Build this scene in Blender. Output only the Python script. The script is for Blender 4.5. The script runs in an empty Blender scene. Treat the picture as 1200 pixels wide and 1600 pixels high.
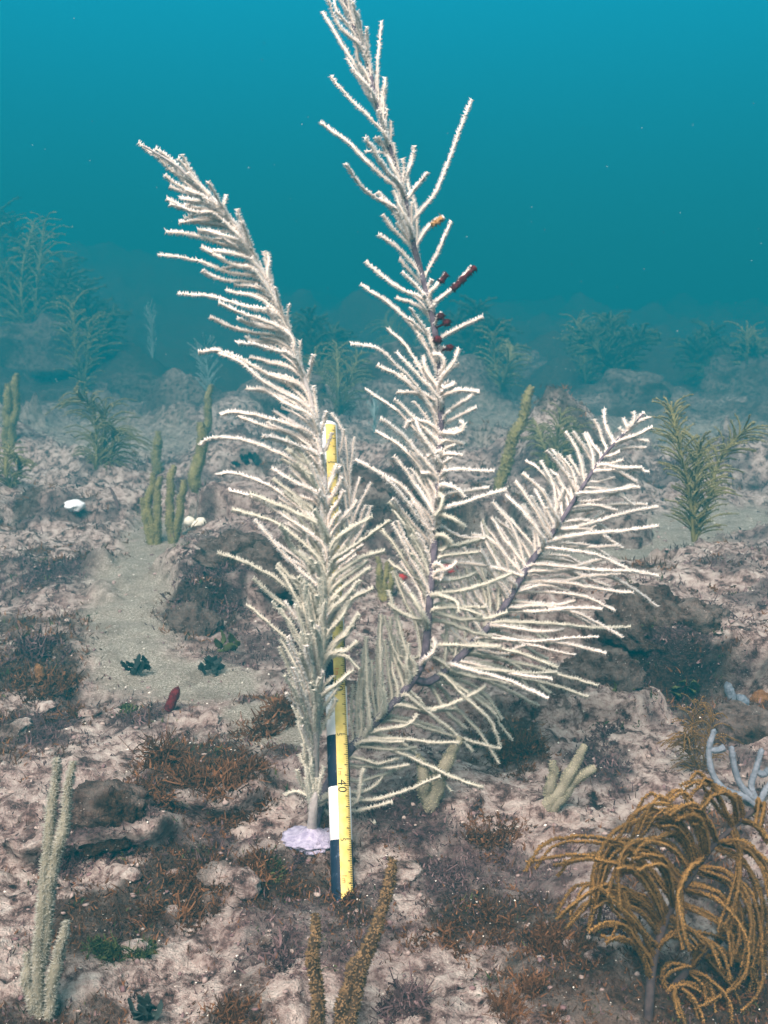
import bpy, math, random
import numpy as np
from mathutils import Vector

random.seed(7)
rng = np.random.default_rng(11)
R = math.radians
scene = bpy.context.scene
col = scene.collection

# ------------------------------------------------------------------ camera
CAM_Z = 0.52
PITCH = R(10.4)
F = 1640.0                      # focal length in pixels of the 1200 x 1600 photograph
cam_data = bpy.data.cameras.new('camera')
cam = bpy.data.objects.new('camera', cam_data)
col.objects.link(cam)
cam.location = (0, 0, CAM_Z)
cam.rotation_euler = (math.pi / 2 - PITCH, 0, 0)
cam_data.sensor_fit = 'VERTICAL'
cam_data.sensor_height = 36.0
cam_data.lens = 36.0 * F / 1600.0
cam_data.clip_start = 0.02
cam_data.clip_end = 400.0
cam_data.dof.use_dof = True
cam_data.dof.focus_distance = 1.1
cam_data.dof.aperture_fstop = 16.0
scene.camera = cam

# ------------------------------------------------------------------ water light (world), sun, exposure
SUN_EL, SUN_AZ = 50.0, 198.0    # refracted daylight from high up behind the camera's left shoulder
world = bpy.data.worlds.new('World')
scene.world = world
world.use_nodes = True
wn, wl = world.node_tree.nodes, world.node_tree.links
wn.clear()
w_out = wn.new('ShaderNodeOutputWorld')
w_bg = wn.new('ShaderNodeBackground')
w_ramp = wn.new('ShaderNodeValToRGB')
w_map = wn.new('ShaderNodeMapRange')
w_sep = wn.new('ShaderNodeSeparateXYZ')
w_tc = wn.new('ShaderNodeTexCoord')
wl.new(w_tc.outputs['Generated'], w_sep.inputs[0])
wl.new(w_sep.outputs['Z'], w_map.inputs['Value'])
w_map.inputs['From Min'].default_value = -1.0
w_map.inputs['From Max'].default_value = 1.0
wl.new(w_map.outputs['Result'], w_ramp.inputs['Fac'])
cr = w_ramp.color_ramp
cr.elements[0].position = 0.0
cr.elements[0].color = (0.004, 0.03, 0.04, 1)
cr.elements[1].position = 1.0
cr.elements[1].color = (0.55, 0.66, 0.66, 1)
for pos, c in ((0.5, (0.002, 0.11, 0.155)), (0.56, (0.002, 0.165, 0.27)), (0.64, (0.002, 0.245, 0.40)), (0.76, (0.16, 0.38, 0.45))):
    e = cr.elements.new(pos)
    e.color = (*c, 1)
wl.new(w_ramp.outputs['Color'], w_bg.inputs['Color'])
w_bg.inputs['Strength'].default_value = 0.58
wl.new(w_bg.outputs[0], w_out.inputs[0])

sun_data = bpy.data.lights.new('sun', 'SUN')
sun_data.energy = 5.0
sun_data.angle = R(42)
sun_data.color = (1.0, 0.84, 0.75)
sun = bpy.data.objects.new('sun', sun_data)
col.objects.link(sun)
sd = Vector((math.sin(R(SUN_AZ)) * math.cos(R(SUN_EL)), math.cos(R(SUN_AZ)) * math.cos(R(SUN_EL)), math.sin(R(SUN_EL))))
sun.rotation_euler = sd.to_track_quat('Z', 'Y').to_euler()

vs = scene.view_settings
vs.view_transform = 'Standard'
vs.look = 'None'
vs.exposure = 1.95
vs.gamma = 1.0
vs.use_curve_mapping = False
cy = scene.cycles
cy.use_denoising = True
try:
    cy.denoiser = 'OPENIMAGEDENOISE'
except Exception:
    pass
cy.max_bounces = 6
cy.diffuse_bounces = 3
cy.glossy_bounces = 1
cy.transmission_bounces = 2
cy.transparent_max_bounces = 8
cy.volume_bounces = 1
cy.use_adaptive_sampling = True
cy.adaptive_threshold = 0.02

# ------------------------------------------------------------------ helpers: pixels, noise, meshes
CP, SP = math.cos(PITCH), math.sin(PITCH)


def ray(px, py):
    a, b = (px - 600.0) / F, (800.0 - py) / F
    return np.array((a, CP + b * SP, -SP + b * CP))


def P(px, py, d):
    """point seen at photo pixel (px, py) at depth d (metres along the lens axis)"""
    return np.array((0, 0, CAM_Z)) + ray(px, py) * d


def _hash(ix, iy, seed):
    h = (ix.astype(np.int64) * 374761393 + iy.astype(np.int64) * 668265263 + seed * 974634777) & 0x7fffffff
    h = ((h ^ (h >> 13)) * 1274126177) & 0x7fffffff
    return (h ^ (h >> 16)) & 0xffff


def perlin(x, y, seed=0):
    x = np.asarray(x, float)
    y = np.asarray(y, float)
    ix, iy = np.floor(x), np.floor(y)
    fx, fy = x - ix, y - iy
    u = fx * fx * fx * (fx * (fx * 6 - 15) + 10)
    v = fy * fy * fy * (fy * (fy * 6 - 15) + 10)

    def g(dx, dy):
        a = _hash(ix + dx, iy + dy, seed) * (2 * math.pi / 65536.0)
        return np.cos(a) * (fx - dx) + np.sin(a) * (fy - dy)
    n0 = g(0, 0) * (1 - u) + g(1, 0) * u
    n1 = g(0, 1) * (1 - u) + g(1, 1) * u
    return (n0 * (1 - v) + n1 * v) * 1.5


def fbm(x, y, f, octs, seed=0, gain=0.5):
    s, a = 0.0, 1.0
    for o in range(octs):
        s = s + a * perlin(np.asarray(x) * f, np.asarray(y) * f, seed + o * 17)
        a *= gain
        f *= 2.03
    return s


def sstep(a, b, x):
    t = np.clip((x - a) / (b - a), 0, 1)
    return t * t * (3 - 2 * t)


def seg_dist(x, y, pts):
    d = np.full(np.shape(x), 1e9)
    for (x0, y0), (x1, y1) in zip(pts[:-1], pts[1:]):
        vx, vy = x1 - x0, y1 - y0
        t = np.clip(((x - x0) * vx + (y - y0) * vy) / (vx * vx + vy * vy + 1e-12), 0, 1)
        d = np.minimum(d, np.hypot(x - x0 - t * vx, y - y0 - t * vy))
    return d


def flat(px, py):
    """where the photo pixel meets the level z = 0"""
    r = ray(px, py)
    t = -CAM_Z / r[2]
    return r[0] * t, r[1] * t


# sand channels, rock shelves (seabed plan, metres)
SAND = [[flat(*p) for p in ((262, 815), (228, 870), (205, 940), (190, 1000), (235, 1050), (330, 1065))],
        [flat(*p) for p in ((395, 1110), (430, 1150))],
        [flat(*p) for p in ((860, 900), (1010, 850), (1180, 800))],
        [flat(*p) for p in ((40, 690), (110, 680), (200, 700))],
        [flat(*p) for p in ((700, 690), (790, 670))],
        [flat(*p) for p in ((1000, 690), (1190, 680))]]
SAND_W = [0.085, 0.05, 0.22, 0.35, 0.4, 0.5]
SHELF = [  # polygons as (centre px, half width m, half depth m, height, overhang)
    ((352, 905), 0.26, 0.30, 0.065, 0.02),
    ((1120, 985), 0.36, 0.30, 0.10, 0.06),
    ((300, 1250), 0.10, 0.05, 0.025, 0.03),
    ((150, 1310), 0.09, 0.035, 0.03, 0.04),
    ((560, 830), 0.40, 0.25, 0.10, 0.05),
    ((40, 800), 0.40, 0.25, 0.06, 0.0),
    ((830, 1110), 0.20, 0.08, 0.035, 0.02),
]


def shelf_w(x, y):
    tot = np.zeros(np.shape(x))
    off = np.zeros(np.shape(x))
    for i, ((px, py), hw, hd, h, ov) in enumerate(SHELF):
        cx, cyy = flat(px, py)
        q = perlin(x * 5, y * 5, 40 + i) * 0.28 + perlin(x * 14, y * 14, 60 + i) * 0.12
        r = np.sqrt(((x - cx) / hw) ** 2 + ((y - cyy) / hd) ** 2) + q
        w = sstep(1.06, 0.88, r)
        tot = tot + h * w
        off = off + ov * w
    return tot, off * (1 - 0.9 * sand_mask(x, y))


def sand_mask(x, y):
    m = np.zeros(np.shape(x))
    n = perlin(x * 9, y * 9, 5) * 0.5 + perlin(x * 25, y * 25, 6) * 0.3
    for pts, w in zip(SAND, SAND_W):
        d = seg_dist(x, y, pts)
        m = np.maximum(m, sstep(1.25, 0.5, d / w + n * 0.85))
    return m


def ground(x, y):
    x = np.asarray(x, float)
    y = np.asarray(y, float)
    s = sand_mask(x, y)
    far = sstep(1.3, 3.5, y)
    z = 0.045 * far * fbm(x, y, 0.8, 2, 1)
    lump = np.maximum(0, fbm(x, y, 1.35, 2, 21) - 0.12)
    z = z + lump * 0.30 * sstep(1.9, 4.0, y) * (1 - 0.85 * s)
    z = z + 0.018 * fbm(x, y, 3.1, 2, 31) * (1 - 0.3 * s) + 0.004 * s * fbm(x, y, 14, 3, 37)
    rise = sstep(4.5, 16.0, y)
    z = z + rise * (0.50 + 0.75 * sstep(0.0, -3.5, x)) + 0.10 * rise * fbm(x, y, 0.25, 2, 90) + 0.06 * rise * fbm(x, y, 1.1, 4, 95, .6)
    z = z + np.maximum(0, fbm(x, y, 0.55, 3, 77)) * 0.30 * sstep(4.0, 8.0, y) * (1 - 0.85 * s)
    w, _ = shelf_w(x, y)
    z = z + w * (1 - 0.8 * s)
    z = z + 0.05 * sstep(1.6, 3.0, y) * (1 - 0.8 * s) * np.abs(fbm(x, y, 2.7, 4, 151, 0.6))
    rough = (1 - 0.85 * s * (1 - .8 * sstep(3, 5, y))) * (1 + 0.8 * sstep(1.5, 4, y))
    z = z + rough * (0.013 * fbm(x, y, 9.0, 3, 51, 0.55) + 0.007 * np.abs(fbm(x, y, 26.0, 4, 55, 0.65)))
    return z


def hit(px, py):
    """where the photo pixel meets the seabed"""
    r = ray(px, py)
    t = np.concatenate([np.linspace(0.5, 3, 700), np.linspace(3, 40, 1500)])
    p = np.array((0, 0, CAM_Z))[:, None] + r[:, None] * t
    b = p[2] < ground(p[0], p[1])
    i = int(np.argmax(b)) if b.any() else len(t) - 1
    return p[:, i], t[i]


class MB:
    """collects vertices, faces, material slots and a tint per vertex; builds one mesh object"""

    def __init__(self):
        self.v, self.f, self.m, self.c, self.n = [], [], [], [], 0

    def add(self, v, f, mat=0, tint=0.5):
        v = np.asarray(v, float).reshape(-1, 3)
        f = np.asarray(f, int)
        self.v.append(v)
        self.f.append(f + self.n)
        self.m.append(np.full(len(f), mat, int))
        self.c.append(np.broadcast_to(np.asarray(tint, float), (len(v),)).copy())
        self.n += len(v)

    def mesh(self, name, mats, smooth=True):
        me = bpy.data.meshes.new(name)
        v = np.concatenate(self.v)
        nf = sum(len(f) for f in self.f)
        loops = np.concatenate([f.ravel() for f in self.f])
        sizes = np.concatenate([np.full(len(f), f.shape[1]) for f in self.f])
        me.vertices.add(len(v))
        me.vertices.foreach_set('co', v.ravel())
        me.loops.add(len(loops))
        me.loops.foreach_set('vertex_index', loops.astype(np.int32))
        me.polygons.add(nf)
        starts = np.concatenate([[0], np.cumsum(sizes)[:-1]])
        me.polygons.foreach_set('loop_start', starts.astype(np.int32))
        me.polygons.foreach_set('loop_total', sizes.astype(np.int32))
        me.polygons.foreach_set('material_index', np.concatenate(self.m).astype(np.int32))
        me.polygons.foreach_set('use_smooth', np.full(nf, smooth))
        a = me.attributes.new('tint', 'FLOAT', 'POINT')
        a.data.foreach_set('value', np.concatenate(self.c).astype(np.float32))
        for m in (mats if isinstance(mats, (list, tuple)) else [mats]):
            me.materials.append(m)
        me.update(calc_edges=True)
        me.validate()
        return me

    def build(self, name, mats, parent=None, smooth=True):
        o = bpy.data.objects.new(name, self.mesh(name, mats, smooth))
        col.objects.link(o)
        if parent is not None:
            o.parent = parent
            o.matrix_parent_inverse = parent.matrix_world.inverted()
        return o


def tag(o, label=None, cat=None, group=None, kind=None):
    if label:
        o['label'] = label
    if cat:
        o['category'] = cat
    if group:
        o['group'] = group
    if kind:
        o['kind'] = kind
    return o


def empty(name, loc):
    o = bpy.data.objects.new(name, None)
    o.empty_display_size = 0.05
    col.objects.link(o)
    o.location = loc
    bpy.context.view_layer.update()
    return o


def smooth_path(pts, n):
    """Catmull-Rom through pts, resampled evenly to n points"""
    p = np.asarray(pts, float)
    if len(p) == 2:
        return p[0] + (p[1] - p[0]) * np.linspace(0, 1, n)[:, None]
    q = np.vstack([2 * p[0] - p[1], p, 2 * p[-1] - p[-2]])
    out = []
    for i in range(1, len(q) - 2):
        t = np.linspace(0, 1, 14, endpoint=False)[:, None]
        a, b, c, d = q[i - 1], q[i], q[i + 1], q[i + 2]
        out.append(0.5 * (2 * b + (c - a) * t + (2 * a - 5 * b + 4 * c - d) * t * t + (3 * b - a - 3 * c + d) * t ** 3))
    out = np.vstack(out + [p[-1:]])
    s = np.concatenate([[0], np.cumsum(np.linalg.norm(np.diff(out, axis=0), axis=1))])
    k = np.linspace(0, s[-1], n)
    return np.stack([np.interp(k, s, out[:, i]) for i in range(3)], 1)


def length(p):
    return float(np.linalg.norm(np.diff(p, axis=0), axis=1).sum())


def frames(p, ref):
    t = np.gradient(p, axis=0)
    t /= np.linalg.norm(t, axis=1)[:, None] + 1e-12
    r = np.asarray(ref, float)
    s = np.cross(t, r)
    ln = np.linalg.norm(s, axis=1)
    if (ln < 0.15).any():
        s = np.where(ln[:, None] < 0.15, np.cross(t, r + np.array((0.5, 0.2, 0.6))), s)
        ln = np.linalg.norm(s, axis=1)
    s /= ln[:, None] + 1e-12
    return t, s, np.cross(s, t)


def tube(mb, p, rad, sides, ref=(0, -1, 0), mat=0, tint=0.5, squash=1.0):
    n = len(p)
    rad = np.broadcast_to(np.asarray(rad, float), (n,))
    t, s, b = frames(p, ref)
    a = np.arange(sides) * 2 * math.pi / sides
    ring = p[:, None, :] + rad[:, None, None] * (np.cos(a)[None, :, None] * s[:, None, :] + squash * np.sin(a)[None, :, None] * b[:, None, :])
    v = ring.reshape(-1, 3)
    i = np.arange(n - 1)[:, None] * sides
    j = np.arange(sides)[None, :]
    j2 = (j + 1) % sides
    f = np.stack([i + j, i + j2, i + sides + j2, i + sides + j], -1).reshape(-1, 4)
    tt = tint if np.ndim(tint) == 0 else np.repeat(tint, sides)
    mb.add(v, f, mat, tt)
    # rounded end
    cap = np.vstack([ring[-1], p[-1] + t[-1] * rad[-1] * 0.9])
    fc = np.stack([np.arange(sides), (np.arange(sides) + 1) % sides, np.full(sides, sides)], 1)
    mb.add(cap, fc, mat, tint if np.ndim(tint) == 0 else tint[-1])


def polyps(mb, p, rad, step, per, plen, pw, ref=(0, -1, 0), mat=1, bands=True, twist=0.0, jit=0.35, lean=0.25):
    """little pointed polyps set along a branchlet, mostly in two rows on its flanks"""
    L = length(p)
    n = max(3, int(L / step))
    s = np.linspace(0.03, 1.0, n)
    k = np.arange(len(p)) / (len(p) - 1)
    c = np.stack([np.interp(s, k, p[:, i]) for i in range(3)], 1)
    r = np.interp(s, k, np.broadcast_to(rad, (len(p),)))
    t, sd, bd = frames(c, ref)
    c, r, t, sd, bd = [np.repeat(q, per, 0) for q in (c, r, t, sd, bd)]
    m = len(c)
    if bands:
        side = np.where(np.arange(m) % 2 == 0, 0.0, math.pi)
        ang = side + rng.normal(0, 0.62, m) + twist
    else:
        ang = rng.uniform(0, 2 * math.pi, m)
    d = np.cos(ang)[:, None] * sd + np.sin(ang)[:, None] * bd
    q = -np.sin(ang)[:, None] * sd + np.cos(ang)[:, None] * bd
    c = c + t * rng.uniform(-0.5, 0.5, (m, 1)) * step
    ln = plen * rng.uniform(1 - jit, 1 + jit, (m, 1))
    w = pw * rng.uniform(0.75, 1.25, (m, 1))
    b0 = c + d * (r[:, None] * 0.8)
    tip = b0 + d * (ln + r[:, None] * 0.2) + t * ln * rng.normal(lean, 0.25, (m, 1)) + q * ln * rng.normal(0, 0.2, (m, 1))
    v = np.stack([b0 + t * w, b0 - t * w * 0.5 + q * w * 0.87, b0 - t * w * 0.5 - q * w * 0.87, tip], 1).reshape(-1, 3)
    i = np.arange(m)[:, None] * 4
    f = (i[:, :, None] + np.array([[0, 1, 3], [1, 2, 3], [2, 0, 3]])[None]).reshape(-1, 3)
    mb.add(v, f, mat, np.tile((0.3, 0.3, 0.3, 1.0), m))


# ------------------------------------------------------------------ materials
def new_mat(name):
    m = bpy.data.materials.new(name)
    m.use_nodes = True
    nt = m.node_tree
    b = nt.nodes['Principled BSDF']
    b.inputs['Roughness'].default_value = 0.85
    b.inputs['Specular IOR Level'].default_value = 0.15
    return m, nt, b


def mix_rgb(nt, fac, a, b, mode='MIX'):
    n = nt.nodes.new('ShaderNodeMix')
    n.data_type = 'RGBA'
    n.blend_type = mode
    n.clamp_factor = True
    for sock, val in ((n.inputs[0], fac), (n.inputs[6], a), (n.inputs[7], b)):
        if hasattr(val, 'links'):
            nt.links.new(val, sock)
        elif isinstance(val, (int, float)):
            sock.default_value = val
        else:
            sock.default_value = (*val, 1)
    return n.outputs[2]


def noise(nt, scale, detail=3.0, rough=0.55, vec=None, dist=0.0):
    n = nt.nodes.new('ShaderNodeTexNoise')
    n.inputs['Scale'].default_value = scale
    n.inputs['Detail'].default_value = detail
    n.inputs['Roughness'].default_value = rough
    n.inputs['Distortion'].default_value = dist
    if vec is not None:
        nt.links.new(vec, n.inputs['Vector'])
    return n.outputs['Fac']


def pos(nt):
    g = nt.nodes.new('ShaderNodeNewGeometry')
    return g.outputs['Position']


def objco(nt):
    return nt.nodes.new('ShaderNodeTexCoord').outputs['Object']


def ramp(nt, fac, stops):
    r = nt.nodes.new('ShaderNodeValToRGB')
    e = r.color_ramp.elements
    e[0].position, e[0].color = stops[0][0], (*stops[0][1], 1)
    e[1].position, e[1].color = stops[-1][0], (*stops[-1][1], 1)
    for p_, c in stops[1:-1]:
        x = e.new(p_)
        x.color = (*c, 1)
    nt.links.new(fac, r.inputs['Fac'])
    return r.outputs['Color']


def attr(nt, name):
    a = nt.nodes.new('ShaderNodeAttribute')
    a.attribute_name = name
    return a.outputs['Fac']


def rng_map(nt, v, a, b):
    n = nt.nodes.new('ShaderNodeMapRange')
    n.inputs['From Min'].default_value = a
    n.inputs['From Max'].default_value = b
    nt.links.new(v, n.inputs['Value'])
    return n.outputs['Result']


def bump(nt, b, h, strength, dist):
    n = nt.nodes.new('ShaderNodeBump')
    n.inputs['Strength'].default_value = strength
    n.inputs['Distance'].default_value = dist
    nt.links.new(h, n.inputs['Height'])
    nt.links.new(n.outputs['Normal'], b.inputs['Normal'])


def two_tone(name, a, b_, scale=60.0, rough=0.85, bump_s=0.0, tint=None, trans=0.0):
    m, nt, b = new_mat(name)
    vec = pos(nt)
    c = mix_rgb(nt, rng_map(nt, noise(nt, scale, 3, 0.6, vec), 0.35, 0.65), a, b_)
    if tint is not None:
        c = mix_rgb(nt, attr(nt, 'tint'), c, tint)
    nt.links.new(c, b.inputs['Base Color'])
    b.inputs['Roughness'].default_value = rough
    if trans:
        b.inputs['Subsurface Weight'].default_value = 0.0
        tr = nt.nodes.new('ShaderNodeBsdfTranslucent')
        nt.links.new(c, tr.inputs['Color'])
        mx = nt.nodes.new('ShaderNodeMixShader')
        mx.inputs[0].default_value = trans
        nt.links.new(b.outputs[0], mx.inputs[1])
        nt.links.new(tr.outputs[0], mx.inputs[2])
        nt.links.new(mx.outputs[0], nt.nodes['Material Output'].inputs[0])
    if bump_s:
        bump(nt, b, noise(nt, scale * 4, 3, 0.6, vec), bump_s, 0.004)
    return m


def reef_shader(name):
    """encrusted limestone with sand, turf and pink crusts"""
    m, nt, b = new_mat(name)
    v = pos(nt)
    sand, turf, purple = attr(nt, 'sand'), attr(nt, 'turf'), attr(nt, 'purple')
    n_med = noise(nt, 44, 6, 0.70, v)
    n_fine = noise(nt, 190, 3, 0.65, v)
    n_big = noise(nt, 6, 4, 0.6, v)
    base = ramp(nt, n_med, [(0.36, (0.028, 0.018, 0.018)), (0.43, (0.20, 0.125, 0.11)), (0.51, (0.54, 0.42, 0.375)), (0.64, (0.82, 0.71, 0.64))])
    base = mix_rgb(nt, rng_map(nt, n_big, 0.45, 0.62), base, mix_rgb(nt, 0.35, base, (0.36, 0.22, 0.20)))
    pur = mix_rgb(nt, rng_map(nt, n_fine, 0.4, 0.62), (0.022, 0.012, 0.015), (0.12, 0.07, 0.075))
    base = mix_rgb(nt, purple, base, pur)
    tf = mix_rgb(nt, rng_map(nt, n_fine, 0.38, 0.64), (0.018, 0.011, 0.008), (0.095, 0.055, 0.034))
    base = mix_rgb(nt, turf, base, tf)
    sn = ramp(nt, noise(nt, 330, 3, 0.8, v), [(0.34, (0.17, 0.14, 0.11)), (0.48, (0.44, 0.39, 0.32)), (0.62, (0.80, 0.75, 0.66))])
    sn = mix_rgb(nt, rng_map(nt, n_med, 0.35, 0.7), mix_rgb(nt, 0.6, sn, (0.30, 0.25, 0.20)), sn)
    sn = mix_rgb(nt, rng_map(nt, noise(nt, 16, 5, 0.65, v), 0.5, 0.72), sn, mix_rgb(nt, 0.6, sn, (0.16, 0.12, 0.09)))
    base = mix_rgb(nt, sand, base, sn)
    # pale grains and dark pits
    vo = nt.nodes.new('ShaderNodeTexVoronoi')
    vo.inputs['Scale'].default_value = 210
    nt.links.new(v, vo.inputs['Vector'])
    sp = rng_map(nt, vo.outputs['Distance'], 0.17, 0.08)
    gate = rng_map(nt, noise(nt, 75, 2, 0.5, v), 0.52, 0.62)
    mul = nt.nodes.new('ShaderNodeMath')
    mul.operation = 'MULTIPLY'
    nt.links.new(sp, mul.inputs[0])
    nt.links.new(gate, mul.inputs[1])
    base = mix_rgb(nt, mul.outputs[0], base, (0.80, 0.74, 0.66))
    nt.links.new(base, b.inputs['Base Color'])
    b.inputs['Roughness'].default_value = 0.9
    ad = nt.nodes.new('ShaderNodeMath')
    ad.operation = 'ADD'
    nt.links.new(noise(nt, 170, 5, 0.75, v), ad.inputs[0])
    nt.links.new(noise(nt, 420, 3, 0.7, v), ad.inputs[1])
    bump(nt, b, ad.outputs[0], 1.0, 0.009)
    return m


M = {}
M['reef'] = reef_shader('encrusted_reef')
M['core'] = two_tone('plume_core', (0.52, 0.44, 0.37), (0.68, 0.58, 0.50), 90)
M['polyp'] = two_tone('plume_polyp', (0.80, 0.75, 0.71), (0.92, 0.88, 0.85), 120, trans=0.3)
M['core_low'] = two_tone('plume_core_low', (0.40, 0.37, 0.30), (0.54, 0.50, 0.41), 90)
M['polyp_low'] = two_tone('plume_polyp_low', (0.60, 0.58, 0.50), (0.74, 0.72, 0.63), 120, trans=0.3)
M['stem'] = two_tone('plume_stem', (0.07, 0.055, 0.075), (0.15, 0.125, 0.155), 150, bump_s=0.4)
M['stem_pale'] = two_tone('plume_stem_pale', (0.34, 0.31, 0.30), (0.48, 0.44, 0.42), 150, bump_s=0.4)
M['holdfast'] = two_tone('holdfast', (0.32, 0.29, 0.42), (0.56, 0.52, 0.66), 160, bump_s=0.9)
M['ochre'] = two_tone('ochre_core', (0.055, 0.032, 0.012), (0.11, 0.064, 0.022), 90)
M['ochre_polyp'] = two_tone('ochre_polyp', (0.19, 0.105, 0.032), (0.40, 0.225, 0.072), 30, trans=0.3)
M['ochre_stem'] = two_tone('ochre_stem', (0.035, 0.027, 0.03), (0.07, 0.052, 0.05), 120)
M['olive'] = two_tone('olive_core', (0.12, 0.11, 0.045), (0.20, 0.18, 0.07), 60)
M['olive_polyp'] = two_tone('olive_polyp', (0.20, 0.185, 0.095), (0.31, 0.28, 0.15), 60, trans=0.2)
M['olive_dim'] = two_tone('olive_dim', (0.04, 0.045, 0.02), (0.09, 0.09, 0.04), 20)
M['rod_dark'] = two_tone('rod_dark', (0.03, 0.02, 0.012), (0.065, 0.042, 0.025), 120)
M['rod_gold'] = two_tone('rod_gold', (0.10, 0.062, 0.03), (0.22, 0.14, 0.07), 150)
M['rod_grey'] = two_tone('rod_grey', (0.13, 0.12, 0.085), (0.23, 0.21, 0.16), 60)
M['rod_fuzz'] = two_tone('rod_fuzz', (0.30, 0.30, 0.25), (0.44, 0.43, 0.37), 80, trans=0.3)
M['rod_fuzz2'] = two_tone('rod_fuzz_olive', (0.29, 0.27, 0.19), (0.41, 0.38, 0.27), 80, trans=0.2)
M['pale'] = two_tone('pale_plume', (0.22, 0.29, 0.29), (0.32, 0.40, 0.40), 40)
M['bluegrey'] = two_tone('bluegrey_antler', (0.12, 0.14, 0.17), (0.22, 0.24, 0.28), 90, bump_s=0.5)
M['red'] = two_tone('red_sponge', (0.05, 0.006, 0.010), (0.14, 0.014, 0.018), 220, bump_s=0.8)
M['orange'] = two_tone('orange_sponge', (0.14, 0.065, 0.025), (0.27, 0.14, 0.06), 140, bump_s=1.0)
M['redbright'] = two_tone('bright_red_sponge', (0.26, 0.018, 0.02), (0.40, 0.04, 0.035), 150, bump_s=0.5)
M['redalga'] = two_tone('red_alga', (0.025, 0.004, 0.007), (0.09, 0.012, 0.018), 300)
M['goldalga'] = two_tone('gold_alga', (0.22, 0.10, 0.03), (0.40, 0.24, 0.10), 300)
M['brown'] = two_tone('brown_alga', (0.022, 0.011, 0.007), (0.075, 0.034, 0.016), 70, tint=(0.26, 0.12, 0.055), trans=0.2)
M['purple'] = two_tone('purple_alga', (0.020, 0.012, 0.014), (0.07, 0.04, 0.044), 70, tint=(0.22, 0.14, 0.14), trans=0.15)
M['green'] = two_tone('green_alga', (0.016, 0.028, 0.010), (0.045, 0.07, 0.022), 70, tint=(0.14, 0.15, 0.055), trans=0.3)
M['black'] = two_tone('dark_leaf_alga', (0.012, 0.018, 0.018), (0.03, 0.045, 0.04), 60, rough=0.5)
M['white'] = two_tone('white_sponge', (0.55, 0.53, 0.44), (0.70, 0.67, 0.57), 40, bump_s=0.2)
M['shell'] = two_tone('shell_white', (0.62, 0.64, 0.66), (0.80, 0.82, 0.84), 80)
M['blue_sponge'] = two_tone('blue_grey_sponge', (0.10, 0.13, 0.17), (0.20, 0.24, 0.29), 160, bump_s=0.9)
M['pvc_white'] = two_tone('pole_white', (0.78, 0.79, 0.80), (0.84, 0.85, 0.86), 30, rough=0.45)
M['tape'] = two_tone('tape_yellow', (0.62, 0.46, 0.12), (0.76, 0.60, 0.20), 130, rough=0.55)
M['ink'] = two_tone('ink_black', (0.015, 0.018, 0.015), (0.03, 0.03, 0.025), 50)
M['ink_red'] = two_tone('ink_red', (0.55, 0.07, 0.03), (0.62, 0.11, 0.05), 50)
M['snow'] = two_tone('drifting_specks', (0.32, 0.38, 0.38), (0.5, 0.55, 0.55), 50)


def pole_black():
    m, nt, b = new_mat('pole_black')
    tc = nt.nodes.new('ShaderNodeTexCoord')
    mp = nt.nodes.new('ShaderNodeMapping')
    mp.inputs['Scale'].default_value = (220, 220, 45)
    nt.links.new(tc.outputs['Object'], mp.inputs[0])
    n = noise(nt, 1.0, 4, 0.7, mp.outputs[0])
    c = mix_rgb(nt, rng_map(nt, n, 0.58, 0.75), (0.010, 0.016, 0.035), (0.13, 0.17, 0.24))
    nt.links.new(c, b.inputs['Base Color'])
    b.inputs['Roughness'].default_value = 0.5
    return m


M['pvc_black'] = pole_black()


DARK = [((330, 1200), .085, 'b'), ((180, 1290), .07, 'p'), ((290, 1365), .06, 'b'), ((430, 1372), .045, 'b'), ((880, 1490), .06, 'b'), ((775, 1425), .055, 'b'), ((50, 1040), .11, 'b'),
        ((340, 945), .11, 'p'), ((1010, 1065), .09, 'p'), ((805, 1175), .06, 'b'), ((700, 1365), .05, 'p'), ((440, 1110), .06, 'b'), ((1120, 1580), .10, 'b'), ((930, 1190), .05, 'p'),  # purple zones at the right ledge also paint in its hollow's shadow
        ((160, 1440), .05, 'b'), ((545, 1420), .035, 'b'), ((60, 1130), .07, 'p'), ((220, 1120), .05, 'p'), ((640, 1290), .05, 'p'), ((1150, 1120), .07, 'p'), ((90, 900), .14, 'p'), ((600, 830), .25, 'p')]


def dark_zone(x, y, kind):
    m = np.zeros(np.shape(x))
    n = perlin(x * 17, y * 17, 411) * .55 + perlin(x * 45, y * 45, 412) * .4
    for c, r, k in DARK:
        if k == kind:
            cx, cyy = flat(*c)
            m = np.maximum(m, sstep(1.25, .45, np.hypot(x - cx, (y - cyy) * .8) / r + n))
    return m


def ground_attrs(x, y, z=None):
    s = sand_mask(x, y) * (1 - 0.45 * sstep(2.5, 5, y))
    t = fbm(x, y, 2.6, 2, 111) + 0.55 * fbm(x, y, 11, 3, 113)
    turf = np.maximum(sstep(0.22, 0.6, t) * 0.8, dark_zone(x, y, 'b') * .92) * (1 - s)
    turf = np.maximum(turf, sstep(4.2, 6.5, y + 1.2 * fbm(x, y, .9, 3, 171)) * (1 - s) * .95)
    p = fbm(x, y, 4.0, 2, 131) + 0.5 * fbm(x, y, 15, 2, 133)
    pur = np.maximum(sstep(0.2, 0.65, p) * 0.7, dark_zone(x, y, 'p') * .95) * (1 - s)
    return s, turf, pur


def put_attrs(me, d):
    for k, a in d.items():
        at = me.attributes.new(k, 'FLOAT', 'POINT')
        at.data.foreach_set('value', np.asarray(a, np.float32))


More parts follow.
